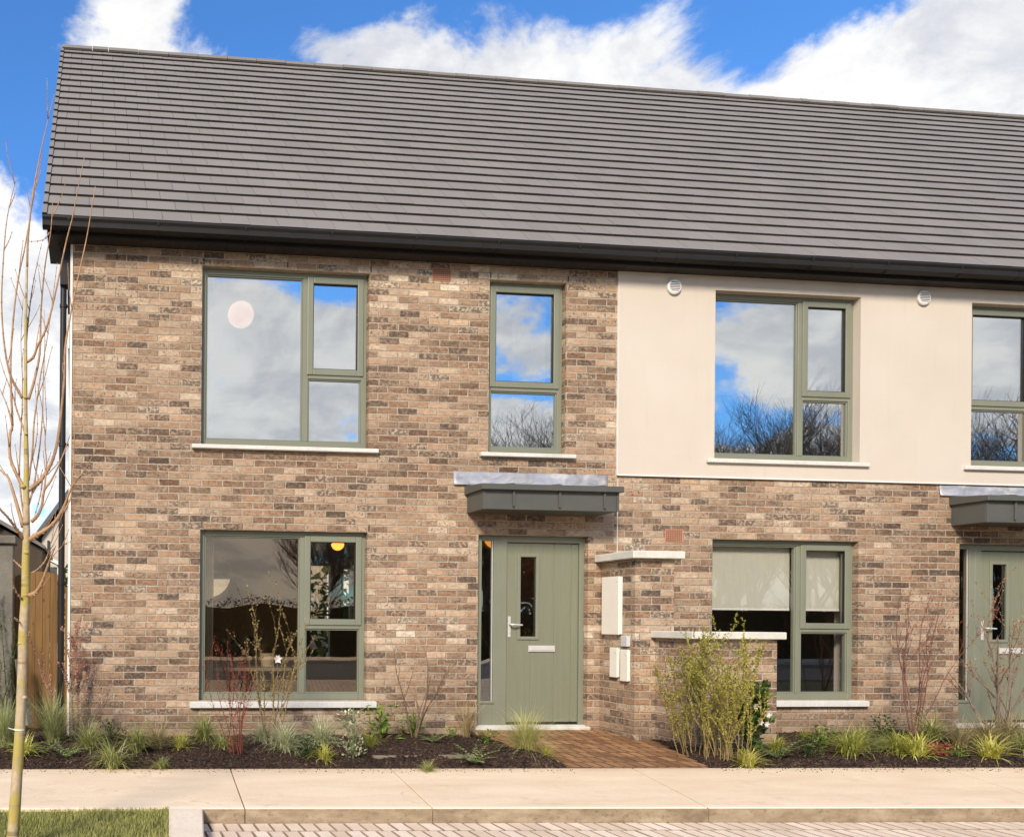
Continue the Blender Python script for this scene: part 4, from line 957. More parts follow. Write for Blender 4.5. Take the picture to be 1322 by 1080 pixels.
SOILZ = -.05
def put(key, u, v, s, label, cat, name, group=None, sy=None, dz=.0, z=SOILZ, rot=None):
    p = atZ(u, v, z)
    p.z = mulch_z(p.x, p.y) - .004 if p.y < .5 else z
    o = bpy.data.objects.new(name, PROT[key]); COL.objects.link(o); o.location = p
    o.rotation_euler = (random.uniform(-.05, .05), random.uniform(-.05, .05), random.random() * 6.28 if rot is None else rot); s *= 1.05; o.scale = (s, s, s * (sy or random.uniform(.85, .98)))
    return tag(o, label, cat, group)
G = 'ornamental grasses in the planting bed'; SH = 'small leafy plants in the planting bed'
B = [
 ('feather', 70, 957, 1.18, 'large bright green feathery grass in front of the timber gate', 'grass plant', 'feather_grass'),
 ('feather', 6, 962, .95, 'green feathery grass cut by the left edge of the picture', 'grass plant', 'feather_grass'),
 ('golden', 31, 974, 1.15, 'bright yellow strappy tuft right behind the young tree trunk', 'grass plant', 'golden_sedge'),
 ('fern', 56, 972, .8, 'small grey-green fern just right of the young tree trunk', 'fern', 'fern'),
 ('fern', 84, 978, 1.0, 'low green fern in front of the brick corner', 'fern', 'fern'),
 ('sedge', 115, 972, 1.05, 'tall green and straw sedge tuft, first one right of the brick corner', 'grass plant', 'sedge'),
 ('dark_shrublet', 142, 958, 1.05, 'dark green shrublet tight between the first sedge tufts', 'shrub', 'dark_shrublet'),
 ('sedge_low', 145, 983, 1.12, 'low arching yellow-green sedge nearest the pavement at the left', 'grass plant', 'sedge'),
 ('sedge', 176, 973, 1.08, 'upright sedge with vivid green centre below the bare brick', 'grass plant', 'sedge'),
 ('dry', 203, 968, 1.0, 'straw-coloured grass between the vivid sedge and the small yellow tuft', 'grass plant', 'dry_grass'),
 ('sedge_low', 207, 984, .55, 'small flopped sedge at the front below the straw-coloured grass', 'grass plant', 'sedge'),
 ('golden', 233, 965, .85, 'small yellow tuft alone left of the lower left window sill', 'grass plant', 'golden_sedge'),
 ('sedge', 263, 957, 1.1, 'upright green sedge under the left end of the lower window sill', 'grass plant', 'sedge'),
 ('sedge_low', 288, 962, .75, 'pale low sedge between the upright green sedge and the red stems', 'grass plant', 'sedge'),
 ('sedge_pale', 340, 958, .85, 'dull pale sedge beneath the brown bare stems', 'grass plant', 'pale_sedge'),
 ('sedge_pale', 368, 970, 1.05, 'roundest cream-green sedge below the mullion of the lower left window', 'grass plant', 'pale_sedge'),
 ('sedge_pale', 414, 960, 1.1, 'cream-green sedge with bleached seed stalks below the right pane', 'grass plant', 'pale_sedge'),
 ('dark_shrublet', 397, 978, .85, 'small dark plant between the cream sedge and the yellow rosette', 'shrub', 'dark_shrublet'),
 ('golden', 418, 979, .85, 'little bright yellow rosette at the pavement edge under the window', 'grass plant', 'golden_sedge'),
 ('variegated', 456, 978, .98, 'upright cream-variegated shrub near the right end of the lower left sill', 'shrub', 'variegated_shrub'),
 ('lime', 478, 966, .55, 'narrow lime tuft just right of the cream-variegated shrub', 'grass plant', 'lime_sedge'),
 ('glossy_shrublet', 492, 951, 1.05, 'glossy yellow-green large-leaved shrub against the wall at the sill end', 'shrub', 'glossy_shrub'),
 ('glossy_shrublet', 535, 948, .75, 'glossy green leaves around the foot of the bare bush between window and door', 'shrub', 'glossy_shrub'),
 ('fern', 560, 957, .85, 'green fern at the right foot of the bare bush by the door', 'fern', 'fern'),
 ('small_green', 585, 950, .8, 'tiny green plant close to the wall left of the wispy dry grass', 'plant', 'small_plant'),
 ('dry_tall', 602, 948, 1.15, 'wispy tall dry grass left of the sage door frame', 'grass plant', 'dry_grass'),
 ('small_green', 628, 956, 1.1, 'small bright green plant at the sidelight foot', 'plant', 'small_plant'),
 ('fern', 612, 981, .95, 'green fern at the pavement edge left of the big pale grass', 'fern', 'fern'),
 ('sedge_low', 552, 987, .5, 'small dull sedge in front of the half-buried edging stone', 'grass plant', 'sedge'),
 ('feather_pale', 680, 975, .92, 'big flowing pale yellow grass on the mound beside the path', 'grass plant', 'feather_grass'),
 ('golden', 704, 974, .7, 'yellow tuft tucked into the right side of the big pale grass', 'grass plant', 'golden_sedge'),
 ('lime', 1002, 973, .62, 'bright lime tuft at the right foot of the low brick wall', 'grass plant', 'lime_sedge'),
 ('golden', 966, 982, 1.0, 'yellow tuft at the front foot of the white-flowered evergreen', 'grass plant', 'golden_sedge'),
 ('fern', 1006, 980, 1.15, 'wide low fern right of the yellow-green shrub', 'fern', 'fern'),
 ('lime', 1040, 951, .45, 'small yellowish tuft near the wall under the blind window', 'grass plant', 'lime_sedge'),
 ('glossy_shrublet', 1062, 966, .72, 'yellow-green strappy plant left of the tallest lime sedge', 'shrub', 'glossy_shrub'),
 ('dark_shrublet', 1044, 979, .75, 'dark low plant at the pavement edge under the blind window', 'shrub', 'dark_shrublet'),
 ('lime', 1096, 976, 1.02, 'largest lime yellow sedge, under the right end of the blind window', 'grass plant', 'lime_sedge'),
 ('sedge', 1112, 964, 1.0, 'green sedge leaning right just behind the largest lime sedge', 'grass plant', 'sedge'),
 ('dark_shrublet', 1137, 952, 1.05, 'deep green leafy shrublet by the wall right of the sill end', 'shrub', 'dark_shrublet'),
 ('sedge_pale', 1137, 966, .55, 'small pale sedge in front of the deep green shrublet', 'grass plant', 'pale_sedge'),
 ('lime', 1160, 971, .95, 'lime sedge left of the white-tipped yellow tuft', 'grass plant', 'lime_sedge'),
 ('golden', 1184, 974, 1.25, 'yellow tuft with white tips below the red-stemmed bush', 'grass plant', 'golden_sedge'),
 ('sedge', 1204, 957, 1.2, 'tall green sedge between the red-stemmed bush and the second door', 'grass plant', 'sedge'),
 ('dry', 1240, 962, .95, 'low straw grass in front of the second sidelight', 'grass plant', 'dry_grass'),
 ('red_cover', 1212, 974, .95, 'red and orange leaved ground plant in the right bed', 'plant', 'heuchera'),
 ('small_green', 1236, 977, .75, 'small green plant right of the red-leaved one', 'plant', 'small_plant'),
 ('dry', 1272, 958, 1.1, 'straw grass left of the thick bare bush at the second door', 'grass plant', 'dry_grass'),
 ('dry', 1303, 957, 1.15, 'straw grass right of the thick bare bush at the second door', 'grass plant', 'dry_grass'),
 ('golden', 1279, 978, 1.3, 'spreading brightest yellow tuft near the right edge', 'grass plant', 'golden_sedge'),
 ('sedge', 1322, 972, .9, 'sedge cut by the right edge of the picture', 'grass plant', 'sedge'),
 ('sedge_low', 1345, 965, 1.0, 'sedge beyond the second path edge outside the view', 'grass plant', 'sedge')]
for k, u, v, s, lab, cat, nm in B:
    if u > 1330: continue
    put(k, u, v, s, lab, cat, nm, {'grass plant': G, 'shrub': SH, 'plant': SH, 'fern': 'ferns in the planting bed'}[cat])

# bare shrubs ---------------------------------------------------------------
def bare(name, label, u, v, stems, mat_b, budm, seed, spread=.4, H=1.2, r0=.008, twigs=3, bud=.010, budn=26, lean=(0, 0), base=.04, y=None, tw=.35, cat='shrub', budw=.004, wig=.07, leafup=.6, grp='bare-stemmed shrubs in the planting bed'):
    rnd = random.Random(seed); p = atZ(u, v, SOILZ); p.z = mulch_z(p.x, p.y) - .02 if p.y < 0 else -.1
    t = thing(name, label, cat, tuple(p), grp)
    m = PB(); b = PB()
    def grow(p0, d, L, r, lev):
        n = max(4, int(L / .07)); pts = [p0]; rad = [r]
        q = p0; dd = d.copy()
        for k in range(n):
            dd = (dd + Vector((rnd.gauss(0, wig), rnd.gauss(0, wig), .035 + rnd.gauss(0, .03)))).normalized(); q = q + dd * (L / n); pts.append(q)
            rad.append(r * (1 - .8 * (k + 1) / n))
        m.tube(pts, rad, 5 if lev else 6)
        if lev < 2:
            for k in range(twigs if lev == 0 else 2):
                i = rnd.randint(int(n * .3), n - 1); ax = Vector((rnd.gauss(0, 1), rnd.gauss(0, 1), rnd.uniform(.2, 1.2))).normalized()
                grow(pts[i], (dd * 1.0 + ax * .8).normalized(), L * tw * rnd.uniform(.6, 1.2), rad[i] * .7, lev + 1)
        nb = int(budn * L)
        for k in range(nb):
            f = rnd.uniform(.12 if lev else .15, 1); i = min(int(f * n), n - 1); pp = pts[i].lerp(pts[i + 1], rnd.random()); dr = Vector((rnd.gauss(0, 1), rnd.gauss(0, 1), leafup + rnd.random()))
            b.leaf(pp, dr, Vector((rnd.random(), rnd.random(), .4)), bud * rnd.uniform(.6, 1.5), budw * rnd.uniform(.7, 1.3), rnd.random())
    for i in range(stems):
        az = rnd.random() * 6.283; sp = rnd.uniform(.1, 1) * spread
        d = Vector((math.cos(az) * sp + lean[0], math.sin(az) * sp * .6 + lean[1], 1)).normalized()
        grow(p + Vector((math.cos(az) * base * rnd.random(), math.sin(az) * base * rnd.random(), 0)), d, H * rnd.uniform(.6, 1.05), r0 * rnd.uniform(.6, 1.1), 0)
    m.out('stems', mat_b, t); b.out('buds', budm, t)
    return t
BRN = bark('brown_twig', (.10, .065, .04), (.20, .13, .08)); REDB = bark('red_twig', (.16, .035, .025), (.27, .075, .045)); GREYB = bark('grey_twig', (.13, .10, .075), (.26, .20, .15))
OLB = bark('olive_twig', (.17, .12, .05), (.33, .23, .10)); PURB = bark('purple_twig', (.12, .055, .042), (.24, .11, .08))
BUDG = leafm('green_bud', (.20, .14, .05), (.38, .27, .11), (.54, .42, .18)); BUDR = leafm('pink_bud', (.36, .15, .10), (.58, .30, .20), (.74, .48, .36)); BUDRR = leafm('red_bud', (.22, .04, .025), (.34, .07, .04), (.50, .18, .09)); BUDO = leafm('orange_bud', (.34, .14, .06), (.52, .27, .13), (.62, .42, .22))
bare('bare_shrub', 'thin grey bush with clusters of pink buds in front of the timber gate', 97, 950, 5, GREYB, BUDR, 11, .45, 1.2, .006, 5, .020, 110, (-.32, 0), .05, budw=.008)
bare('bare_shrub', 'thin brown bush with orange-pink tips spreading right from the brick corner', 100, 953, 6, GREYB, BUDR, 14, .55, .95, .008, 3, .016, 36, (.35, 0), .04, budw=.006)
bare('red_stemmed_shrub', 'crimson-stemmed bush in front of the left pane of the lower window', 308, 970, 12, REDB, BUDRR, 5, .34, 1.0, .0045, 3, .014, 40, (-.08, 0), .09, budw=.005)
bare('bare_shrub', 'tall olive-brown budding bush in front of the lower left window', 346, 960, 9, OLB, BUDG, 23, .26, 1.30, .0065, 4, .018, 48, (.10, 0), .08, budw=.006)
bare('bare_shrub', 'open brown bush with three forking stems between window and door', 534, 952, 5, BRN, BUDO, 31, .40, 1.05, .010, 3, .010, 16, (.08, 0), .03, tw=.5)
bare('red_stemmed_shrub', 'slender red-brown bush leaning right against the brick by the second door', 1182, 950, 8, PURB, BUDRR, 42, .25, 1.70, .008, 4, .014, 18, (.15, 0), .07, budw=.005)
bare('bare_shrub', 'thick-stemmed grey bush with orange buds in front of the second door', 1290, 952, 7, GREYB, BUDO, 57, .50, 1.30, .015, 4, .020, 42, (-.05, 0), .04, tw=.45, budw=.006)
YL = leafm('yellow_green_leaf', (.14, .13, .025), (.38, .36, .06), (.66, .58, .12))
for i, (u, v, st, sd, H, sp, ln, lab) in enumerate(((893, 971, 15, 61, 1.08, .24, -.12, 'yellow-green twiggy shrub leaning left along the low brick wall'),
        (926, 976, 22, 62, 1.16, .15, -.03, 'tallest yellow-green twiggy shrub, in the middle of the three at the low wall'),
        (950, 979, 17, 63, 1.10, .13, .02, 'yellow-green twiggy shrub nearest the dark evergreen at the low wall'))):
    bare('twiggy_shrub', lab, u, v, st, OLB, YL, sd, sp, H, .0042, 5, .017, 100, (ln, 0), .15, budw=.0056, leafup=.8, tw=.26, wig=.12, grp='yellow-green shrubs before the low wall')
t = bare('evergreen_shrub', 'dark evergreen shrub with white blossom at the right end of the low wall', 974, 975, 8, BRN, DG, 71, .34, .56, .007, 4, .060, 75, (.06, 0), .05, budw=.020, leafup=.3, grp='shrubs at the low wall')
m = PB(); rr = random.Random(9); base = Vector(t.location)
for k in range(4):
    c = base + Vector((rr.uniform(-.20, .04), rr.uniform(-.20, -.08), rr.uniform(.30, .60)))
    for j in range(6): m.leaf(c, Vector((math.cos(j), -.6, math.sin(j * 1.05))), Vector((0, -1, 0)), .035, .013, rr.random())
m.out('blossom', leafm('white_petal', (.72, .62, .54), (.85, .78, .70)), t)
P = atY(358, 851, -.75); m = PB()
for j in range(6): m.leaf(P, Vector((math.cos(j * 1.05) * .8, -.5, .4 + math.sin(j * 1.05))), Vector((0, -1, 0)), .055, .016, .7)
ob = m.out('magnolia_bloom', leafm('bloom', (.8, .72, .62), (.88, .82, .72)), loc=tuple(P)); 
tw_ = MB(); q = atZ(350, 965, SOILZ); tw_.tube([q, q.lerp(P, .5) + Vector((.04, 0, 0)), P], [.006, .005, .003], 6)
par = thing('magnolia', 'single white bloom on a thin upright stem before the lower left window', 'plant', tuple(q))
tw_.obj('stem', BRN, par); ob.parent = par; ob.location = P - Vector(q)

# climbing plant on the grey wall
rr = random.Random(77); m = PB(); p0 = atY(-25, 930, .33); 
for i in range(46):
    x = rr.uniform(-1.75, atY(15, 800, .3).x - .03); pts = [Vector((x, rr.uniform(.25, .36), -.08))]; h = rr.uniform(.7, 1.65)
    for k in range(6): pts.append(pts[-1] + Vector((rr.gauss(0, .035), rr.gauss(0, .015), h / 6)))
    m.tube(pts, [.006, .005, .004, .004, .003, .003, .002], 5); m.fr(.1)
    for k in range(110):
        j = rr.randint(1, 5); q = pts[j].lerp(pts[j + 1], rr.random()); m.leaf(q, Vector((rr.gauss(0, 1), -abs(rr.gauss(0, .8)), rr.gauss(.4, .8))), Vector((rr.random(), 0, 1)), rr.uniform(.02, .045), rr.uniform(.004, .009), min(1, max(0, rr.gauss(.45, .3))))
tag(m.out('climbing_shrub', leafm('climber_leaf', (.05, .08, .02), (.16, .18, .05), (.38, .36, .12)), loc=(-1.2, .3, -.1)), 'green climbing shrub over the grey garden wall at the left edge', 'shrub')

# young tree -----------------------------------------------------------------
TY = -4.05
t = thing('young_tree', 'slender young tree with lichen-yellow trunk and bare upright branches on the grass verge', 'tree', (-.19, TY, -.12))
TB = bark('young_trunk', (.36, .26, .15), (.56, .43, .27), 34.0, True); BB = bark('young_branch', (.30, .165, .085), (.50, .30, .16), 40)
def pxpath(pts, y0, y1):
    n = len(pts); return [atY(u, v, y0 + (y1 - y0) * i / (n - 1)) for i, (u, v) in enumerate(pts)]
def smooth(pts, sub=3):
    out = []
    for i in range(len(pts) - 1):
        p0 = pts[max(i - 1, 0)]; p1 = pts[i]; p2 = pts[i + 1]; p3 = pts[min(i + 2, len(pts) - 1)]
        for k in range(sub):
            s = k / sub; out.append(.5 * ((2 * p1) + (p2 - p0) * s + (2 * p0 - 5 * p1 + 4 * p2 - p3) * s * s + (3 * p1 - p0 - 3 * p2 + p3) * s ** 3))
    return out + [pts[-1]]
tr = [(14, 1110), (18, 1060), (22, 1000), (26, 935), (29, 860), (30, 815), (33, 765), (33, 730), (34, 690), (34, 640), (34, 590), (33, 530), (33, 460), (33.5, 400), (35, 340)]
rad = [.034, .032, .030, .028, .0265, .026, .024, .0215, .020, .0165, .0135, .0105, .009, .0075, .006]
pp = pxpath(tr, TY, TY); sp_ = smooth(pp, 4); rr = random.Random(3)
rads = [rad[min(i // 4, 14)] + (rad[min(i // 4 + 1, 14)] - rad[min(i // 4, 14)]) * (i % 4) / 4 for i in range(len(sp_))]
rads = [r * (1 + .05 * noise.noise(Vector((i * .7, 1, 1)))) for i, r in enumerate(rads)]
m = MB(); m.tube(sp_, rads, 16)
for u, v in ((33, 768), (34, 713), (30, 628), (33, 675), (34, 560), (27, 830), (33, 513), (31, 900)):
    c = atY(u, v, TY - .012); m.sphere(c, .018 * (1 if v > 600 else .6), 10, 6, sc=(1, .9, .7))
m.obj('trunk', TB, t, smooth=True, fix=False)
BR = [
 ([(36, 768), (45, 766), (53, 754), (60, 735), (66, 718), (72, 704)], -.25, .012),
 ([(37, 697), (48, 690), (60, 683), (72, 672), (82, 655), (88, 640), (95, 624), (107, 612)], -.2, .013),
 ([(37, 632), (46, 626), (55, 616), (66, 598), (73, 575), (78, 541), (83, 488), (84, 450), (90, 412), (98, 372), (106, 335), (113, 301), (123, 241)], .25, .011),
 ([(35, 467), (43, 461), (49, 445), (60, 423), (70, 385), (82, 328), (88, 302), (94, 279), (100, 247), (109, 203)], -.2, .007),
 ([(37, 515), (44, 492), (50, 465), (52, 440), (53, 400), (58, 344), (65, 303), (67, 280), (68, 256)], .2, .007),
 ([(29, 514), (21, 500), (14, 486), (8, 462), (4, 430), (2, 390), (4, 340), (8, 290), (14, 258), (21, 231)], -.15, .007),
 ([(31, 630), (22, 613), (13, 590), (13, 560), (16, 548), (14, 500), (14, 455), (19, 393), (25, 352), (31, 325), (38, 285), (46, 240), (52, 210), (54, 229)][:-1], .15, .009),
 ([(35, 345), (36, 310), (40, 270), (46, 230), (54, 190), (62, 155), (70, 122)], 0, .0058),
 ([(30, 680), (20, 645), (11, 617), (5, 611), (-6, 600)], .12, .010),
 ([(31, 697), (18, 678), (5, 662), (-12, 648)], -.2, .009),
 ([(41, 673), (49, 664), (54, 652), (57, 633), (66, 620), (76, 600), (84, 580), (91, 560)], -.15, .009),
 ([(30, 775), (24, 768), (15, 755)], -.1, .006), ([(28, 805), (22, 800), (18, 797)], -.1, .005), ([(31, 735), (22, 727), (17, 722)], .1, .005),
 ([(36, 655), (43, 630), (48, 600), (52, 570), (55, 530), (56, 480), (58, 440), (57, 400)], .1, .005),
 ([(35, 690), (27, 640), (25, 600), (28, 540), (29, 490), (27, 440), (30, 385)], .15, .005),
 ([(37, 620), (42, 580), (44, 545), (50, 500), (55, 470), (62, 430), (70, 370), (74, 339)], -.1, .005),
 ([(33, 560), (22, 530), (15, 505), (5, 480), (-6, 440)], .15, .005),
 ([(57, 633), (60, 600), (58, 570), (60, 540), (58, 500), (58, 450)], 0, .004),
 ([(34, 440), (38, 400), (42, 370), (48, 340), (54, 314)], .1, .004),
 ([(82, 660), (88, 650), (93, 630), (96, 560), (95, 500), (98, 440)], .05, .005),
 ([(55, 616), (52, 640), (44, 668)], .1, .004),
 ([(16, 548), (8, 520), (-6, 490)], .1, .005),
 ([(40, 600), (48, 560), (47, 520), (44, 480)], .05, .003),
 ([(66, 720), (80, 705), (95, 697)], .0, .003), ([(35, 742), (48, 735), (60, 720), (68, 690), (72, 660)], .1, .004),
 ([(64, 300), (55, 310), (35, 312)], 0, .003)]
m = MB(); bud = MB()
def twigpts(pts, r, side=True):
    n = len(pts)
    for i in range(2, n - 1):
        if rr.random() < .75:   # nodes
            bud.sphere(pts[i], r * .9 * (1 - i / n) + .0026, 6, 4, sc=(1, 1, 1.5))
        if side and rr.random() < .16:
            d = (pts[i + 1] - pts[i]).normalized(); q = Vector((rr.gauss(0, 1), rr.gauss(0, 1), .4)).normalized(); L = rr.uniform(.05, .28)
            e = [pts[i]]; dd = (d + q * .7).normalized()
            for k in range(4): dd = (dd + Vector((rr.gauss(0, .06), rr.gauss(0, .06), .12))).normalized(); e.append(e[-1] + dd * L / 4)
            m.tube(e, [.0028, .0026, .0022, .0018, .0012], 5)
            for q2 in e[1:]: bud.sphere(q2, .0032, 5, 3, sc=(1, 1, 1.6))
for pts, dy, r in BR:
    q = smooth(pxpath(pts, TY, TY + dy), 3); n = len(q)
    m.tube(q, [1.2 * r * (1 - .82 * (i / (n - 1)) ** .8) for i in range(n)], 8); twigpts(q, r)
cr = m.obj('crown', BB, t, smooth=True, fix=False); bud.obj('buds', BB, cr, fix=False)
tg = MB(); c = atY(25, 941, TY); tg.tube([c - Vector((0, 0, .004)), c + Vector((0, 0, .004))], .031, 14); tg.tube([c + Vector((-.025, -.02, 0)), c + Vector((-.055, -.03, .012))], .003, 6); tg.obj('tree_tie', WHITEP, t)

# grass verge ----------------------------------------------------------------
def verge_edge(y): 
    P_ = [(-3.12, .735), (-3.863, .665), (-5.0, .46), (-7.5, .2)]
    for (a, b), (c, d) in zip(P_, P_[1:]):
        if y >= c: return b + (d - b) * (y - a) / (c - a)
    return .2
vg = MB()
for k in range(20):
    ya = -3.10 - k * .25; yb = ya - .25
    def yk(x): return kerb_y(x) - .002
    n = 24
for i in range(41):
    for j in range(41):
        y = -3.10 - 4.4 * (j / 40) ** 1.5; xe = verge_edge(y) - .01; x = -4 + (xe + 4) * i / 40
        yy = min(y, kerb_y(x) - .003)
        vg.v.append((x, yy, GZ - .02 + .012 * noise.noise(Vector((x * 2, yy * 2, 0))) - (.02 if j == 0 else 0)))
for i in range(40):
    for j in range(40): vg.face([i * 41 + j, i * 41 + j + 1, (i + 1) * 41 + j + 1, (i + 1) * 41 + j])
tag(vg.obj('verge_soil', simple('verge_soil', (.07, .06, .025), .95, var=.3, vs=20), fix=False), kind='structure')
m = PB(); rr = random.Random(12)
N = 52000
for k in range(N):
    y = -3.12 - 1.6 * rr.random() ** 1.15; xe = verge_edge(y); x = xe - (xe + 2.4) * rr.random()
    yk_ = kerb_y(x) - .004
    if y > yk_: y = yk_ - rr.random() * .02
    if rr.random() < .02: x = xe - rr.random() * .012
    n = noise.noise(Vector((x * 3, y * 3, 3))); n2 = noise.noise(Vector((x * 9, y * 9, 8)))
    L = .034 + .012 * n + rr.uniform(-.01, .016); 
    az = rr.random() * 6.283; r = min(1, max(0, .5 + .35 * n + .25 * n2 + rr.gauss(0, .2)))
    m.blade((x, y, GZ - .022), az, rr.uniform(0, .7), L, rr.uniform(.0012, .0022), rr.uniform(.2, 1.2), rr, r, 2)
tag(m.out('grass', leafm('lawn_blade', (.21, .23, .05), (.48, .46, .12), (.74, .64, .30), .6, .3)), 'short green lawn grass on the verge at the lower left corner', 'grass', kind='stuff')

# what the windows mirror: bare trees and a hedge across the road --------------
rr = random.Random(21)
def big_tree_mesh(seed):
    rr = random.Random(seed); tk = MB(); cr = MB()
    def grow(p, d, L, r, lev, mb):
        n = 4; pts = [p]; dd = d
        for k in range(n): dd = (dd + Vector((rr.gauss(0, .1), rr.gauss(0, .1), .05))).normalized(); pts.append(pts[-1] + dd * L / n)
        mb.tube(pts, [r * (1 - .12 * k) for k in range(n + 1)], 6 if lev < 2 else 3, cap=False)
        if lev < 5:
            for k in range(4 if lev < 3 else 5):
                i = rr.randint(1, n); ax = Vector((rr.gauss(0, 1), rr.gauss(0, 1), rr.uniform(0, .9))).normalized()
                grow(pts[i], (dd + ax * .85).normalized(), L * rr.uniform(.55, .8), r * .54, lev + 1, cr)
    for k in range(3): grow(Vector((rr.gauss(0, .3), rr.gauss(0, .3), -.3)), Vector((rr.gauss(0, .15), rr.gauss(0, .15), 1)).normalized(), 3.0, .085, 0, tk)
    return tk, cr
TBK = simple('far_bark', (.13, .10, .07), .9, var=.25)
tk, cr = big_tree_mesh(4)
t0 = thing('bare_tree', 'bare winter tree mirrored in the upper windows', 'tree', (0, 0, 0), 'bare trees across the road, mirrored in the glass')
a = tk.obj('trunk', TBK, t0, fix=False); b = cr.obj('crown', TBK, t0, fix=False)
spots = [(14.5, -29, 1.2), (18.5, -26.5, 1.5), (21.5, -28, 1.62), (26, -30, 1.5), (29.5, -27, 1.6), (33, -28.5, 1.75), (36.5, -27, 1.6), (41, -28, 1.75), (45, -27, 1.7), (49.5, -28, 1.9), (54, -27, 1.8), (31, -31, 1.7), (16.5, -31, 1.5), (20, -32, 1.7), (23.5, -33, 1.6), (28, -33, 1.8), (34.8, -32, 1.85), (38.5, -31, 1.75), (43, -32, 1.9), (47, -31, 1.9), (51.5, -32, 2.0), (12.5, -34, 1.25)]
for i, (x, y, s) in enumerate(spots):
    if i == 0: o = t0
    else:
        o = t0.copy(); COL.objects.link(o)
        for ch in (a, b): c = ch.copy(); COL.objects.link(c); c.parent = o
    o.location = (x, y, -.3); o.rotation_euler = (0, 0, i * 1.7); o.scale = (s, s, s * .98)
m = PB()
for k in range(20000):
    x = rr.uniform(-30, 60); h = 2.15 + .35 * noise.noise(Vector((x * .5, 0, 0))) + .15 * noise.noise(Vector((x * 2, 0, 0)))
    q = rr.random()
    if q < .7: y = -23.0 + rr.gauss(0, .12); z = rr.random() * h
    else: y = -23.6 + rr.uniform(-.6, .6); z = h + rr.gauss(0, .08)
    m.leaf(Vector((x, y, z - .3)), Vector((rr.gauss(0, 1), rr.gauss(0, .6), rr.gauss(.3, 1))), Vector((0, .4, 1)), rr.uniform(.07, .15), rr.uniform(.025, .05), rr.random())
t = thing('hedge', 'dark clipped hedge across the road, mirrored in the lower windows', 'hedge', (15, -23.6, -.3))
m.out('foliage', leafm('hedge_leaf', (.015, .025, .008), (.035, .05, .016), (.06, .07, .025)), t)
m = MB(); N = 180
for i in range(N + 1):
    x = -30 + 90 * i / N; h = 2.0 + .35 * noise.noise(Vector((x * .5, 0, 0)))
    for (y, z) in ((-22.98, -.3), (-23.0, h - .3), (-24.2, h - .3), (-24.2, -.3)): m.v.append((x, y, z))
for i in range(N):
    for j in range(3): m.face([i * 4 + j, i * 4 + j + 1, i * 4 + 4 + j + 1, i * 4 + 4 + j])
m.obj('hedge_core', simple('hedge_core', (.016, .02, .009), .95), t, fix=False)
# garden hedge behind the house, seen through the rear window
m = PB()
for k in range(3500):
    x = rr.uniform(-1, 16); z = rr.random() * 2.6; y = 12 + rr.gauss(0, .25)
    m.leaf(Vector((x, y, z - .2)), Vector((rr.gauss(0, 1), rr.gauss(0, 1), rr.gauss(.3, 1))), Vector((0, .4, 1)), rr.uniform(.15, .4), rr.uniform(.06, .13), rr.random())
t = thing('garden_hedge', 'leafy green garden hedge seen through the house behind the lower left window', 'hedge', (7, 12, -.2))
m.out('foliage', leafm('garden_leaf', (.07, .11, .03), (.17, .22, .06), (.34, .36, .12)), t)

# ------------------------------------------------------------------ camera, sun, sky
cd = bpy.data.cameras.new('camera'); cam = bpy.data.objects.new('camera', cd); COL.objects.link(cam); scene.camera = cam
Mx = Matrix.Identity(4)
for i in range(3): Mx[i][0] = CR[i]; Mx[i][1] = CU[i]; Mx[i][2] = -_F[i]; Mx[i][3] = CAM[i]
cam.matrix_world = Mx
cd.sensor_width = 36; cd.sensor_fit = 'HORIZONTAL'; cd.lens = FPX / 1322 * 36; cd.shift_x = (661 - PU) / 1322; cd.shift_y = (PV - 540) / 1322
cd.clip_start = .05; cd.clip_end = 2000
AZ, EL = R(SUN_AZ), R(SUN_EL)   # azimuth measured from +Y towards +X
sd = Vector((math.sin(AZ) * math.cos(EL), math.cos(AZ) * math.cos(EL), math.sin(EL)))
ld = bpy.data.lights.new('sun', 'SUN'); ld.energy = SUN_E; ld.angle = R(SUN_ANG); ld.color = (1.0, .90, .76)
lo = bpy.data.objects.new('sun', ld); COL.objects.link(lo); lo.rotation_mode = 'QUATERNION'; lo.rotation_quaternion = sd.to_track_quat('Z', 'Y')
lo.location = sd * 30
wd = bpy.data.worlds.new('World'); scene.world = wd; wt = NT('', world=wd)
sky = wt.n('ShaderNodeTexSky', None, sky_type='NISHITA'); sky.sun_disc = False; sky.sun_elevation = EL; sky.sun_rotation = AZ; sky.air_density = 1.0; sky.dust_density = .4; sky.ozone_density = 2.5
dv = wt.n('ShaderNodeTexCoord').outputs['Generated']; dn = wt.vm('NORMALIZE', dv)
dx, dy, dz = wt.xyz(dn)
den = wt.m('ADD', wt.m('MAXIMUM', dz, 0.0), .42)
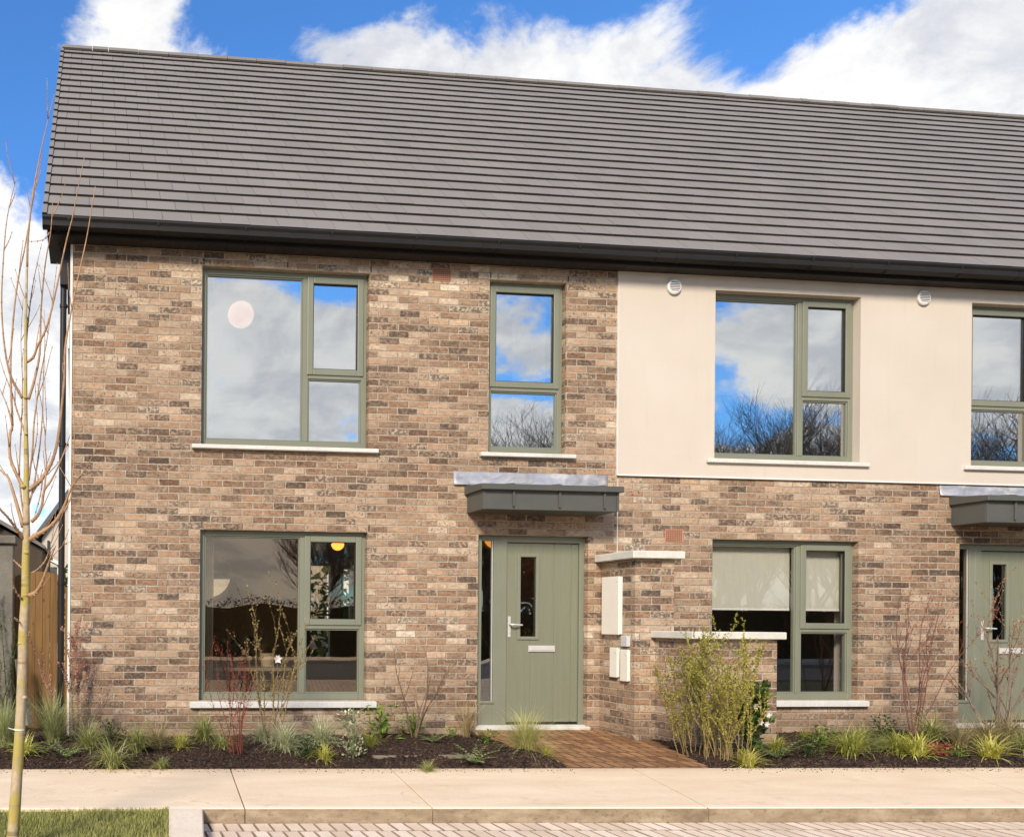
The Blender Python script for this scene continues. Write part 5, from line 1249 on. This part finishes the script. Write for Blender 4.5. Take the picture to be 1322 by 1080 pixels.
cp = wt.comb(wt.m('DIVIDE', dx, den), wt.m('DIVIDE', dy, den), wt.m('MULTIPLY', dz, .5))
n1 = wt.noise(cp, 4.6, 14, .60, .20); n2 = wt.noise(wt.vm('ADD', cp, (5.2, 1.3, .7)), .9, 4, .5)
cov = wt.m('ADD', n1, wt.m('MULTIPLY', wt.m('SUBTRACT', n2, .5), .45)); cov = wt.m('ADD', wt.m('MULTIPLY', wt.m('SUBTRACT', cov, .5), 1.6), .5)
cov = wt.m('ADD', cov, wt.rng(dy, -.6, 0.0, .085, 0.01))
def blob(u, v, k, amp, sy=1):
    d = ray(u, v).normalized(); d.y *= sy; dt = wt.vm('DOT_PRODUCT', dn, tuple(d))
    g = wt.m('POWER', 2.718, wt.m('MULTIPLY', wt.m('SUBTRACT', 1.0, dt), -k)); return wt.m('MULTIPLY', g, amp)
for u, v, k, amp in BLOBS: cov = wt.m('ADD', cov, blob(u, v, k, amp))
for u, v, k, amp in MBLOBS: cov = wt.m('ADD', cov, blob(u, v, k, amp, -1))
# clearer high up in front of the facade, thicker towards the horizon
cov = wt.m('ADD', cov, wt.rng(dz, .05, .55, .15, -.075))
mask = wt.sstep(cov, CL0, CL1)
dens = wt.sstep(cov, CL0 + .05, CL1 + .22)
shade = wt.noise(wt.vm('ADD', cp, (.05, .09, .12)), 6.5, 10, .62, .3)
ccol = wt.mix(wt.sstep(shade, .36, .60), CLD_D, CLD_L)
skyc = wt.mix(1.0, sky.outputs[0], SKYTINT, 'MULTIPLY')
colr = wt.mix(wt.m('MULTIPLY', mask, .97), skyc, ccol)
bg = wt.n('ShaderNodeBackground', {0: colr, 1: SKY_E})
wt.n('ShaderNodeOutputWorld', {0: bg.outputs[0]})
scene.view_settings.view_transform = 'Standard'; scene.view_settings.look = 'None'; scene.view_settings.exposure = EXPO; scene.view_settings.gamma = 1
scene.cycles.max_bounces = 8; scene.cycles.transparent_max_bounces = 12; scene.cycles.caustics_reflective = False; scene.cycles.caustics_refractive = False
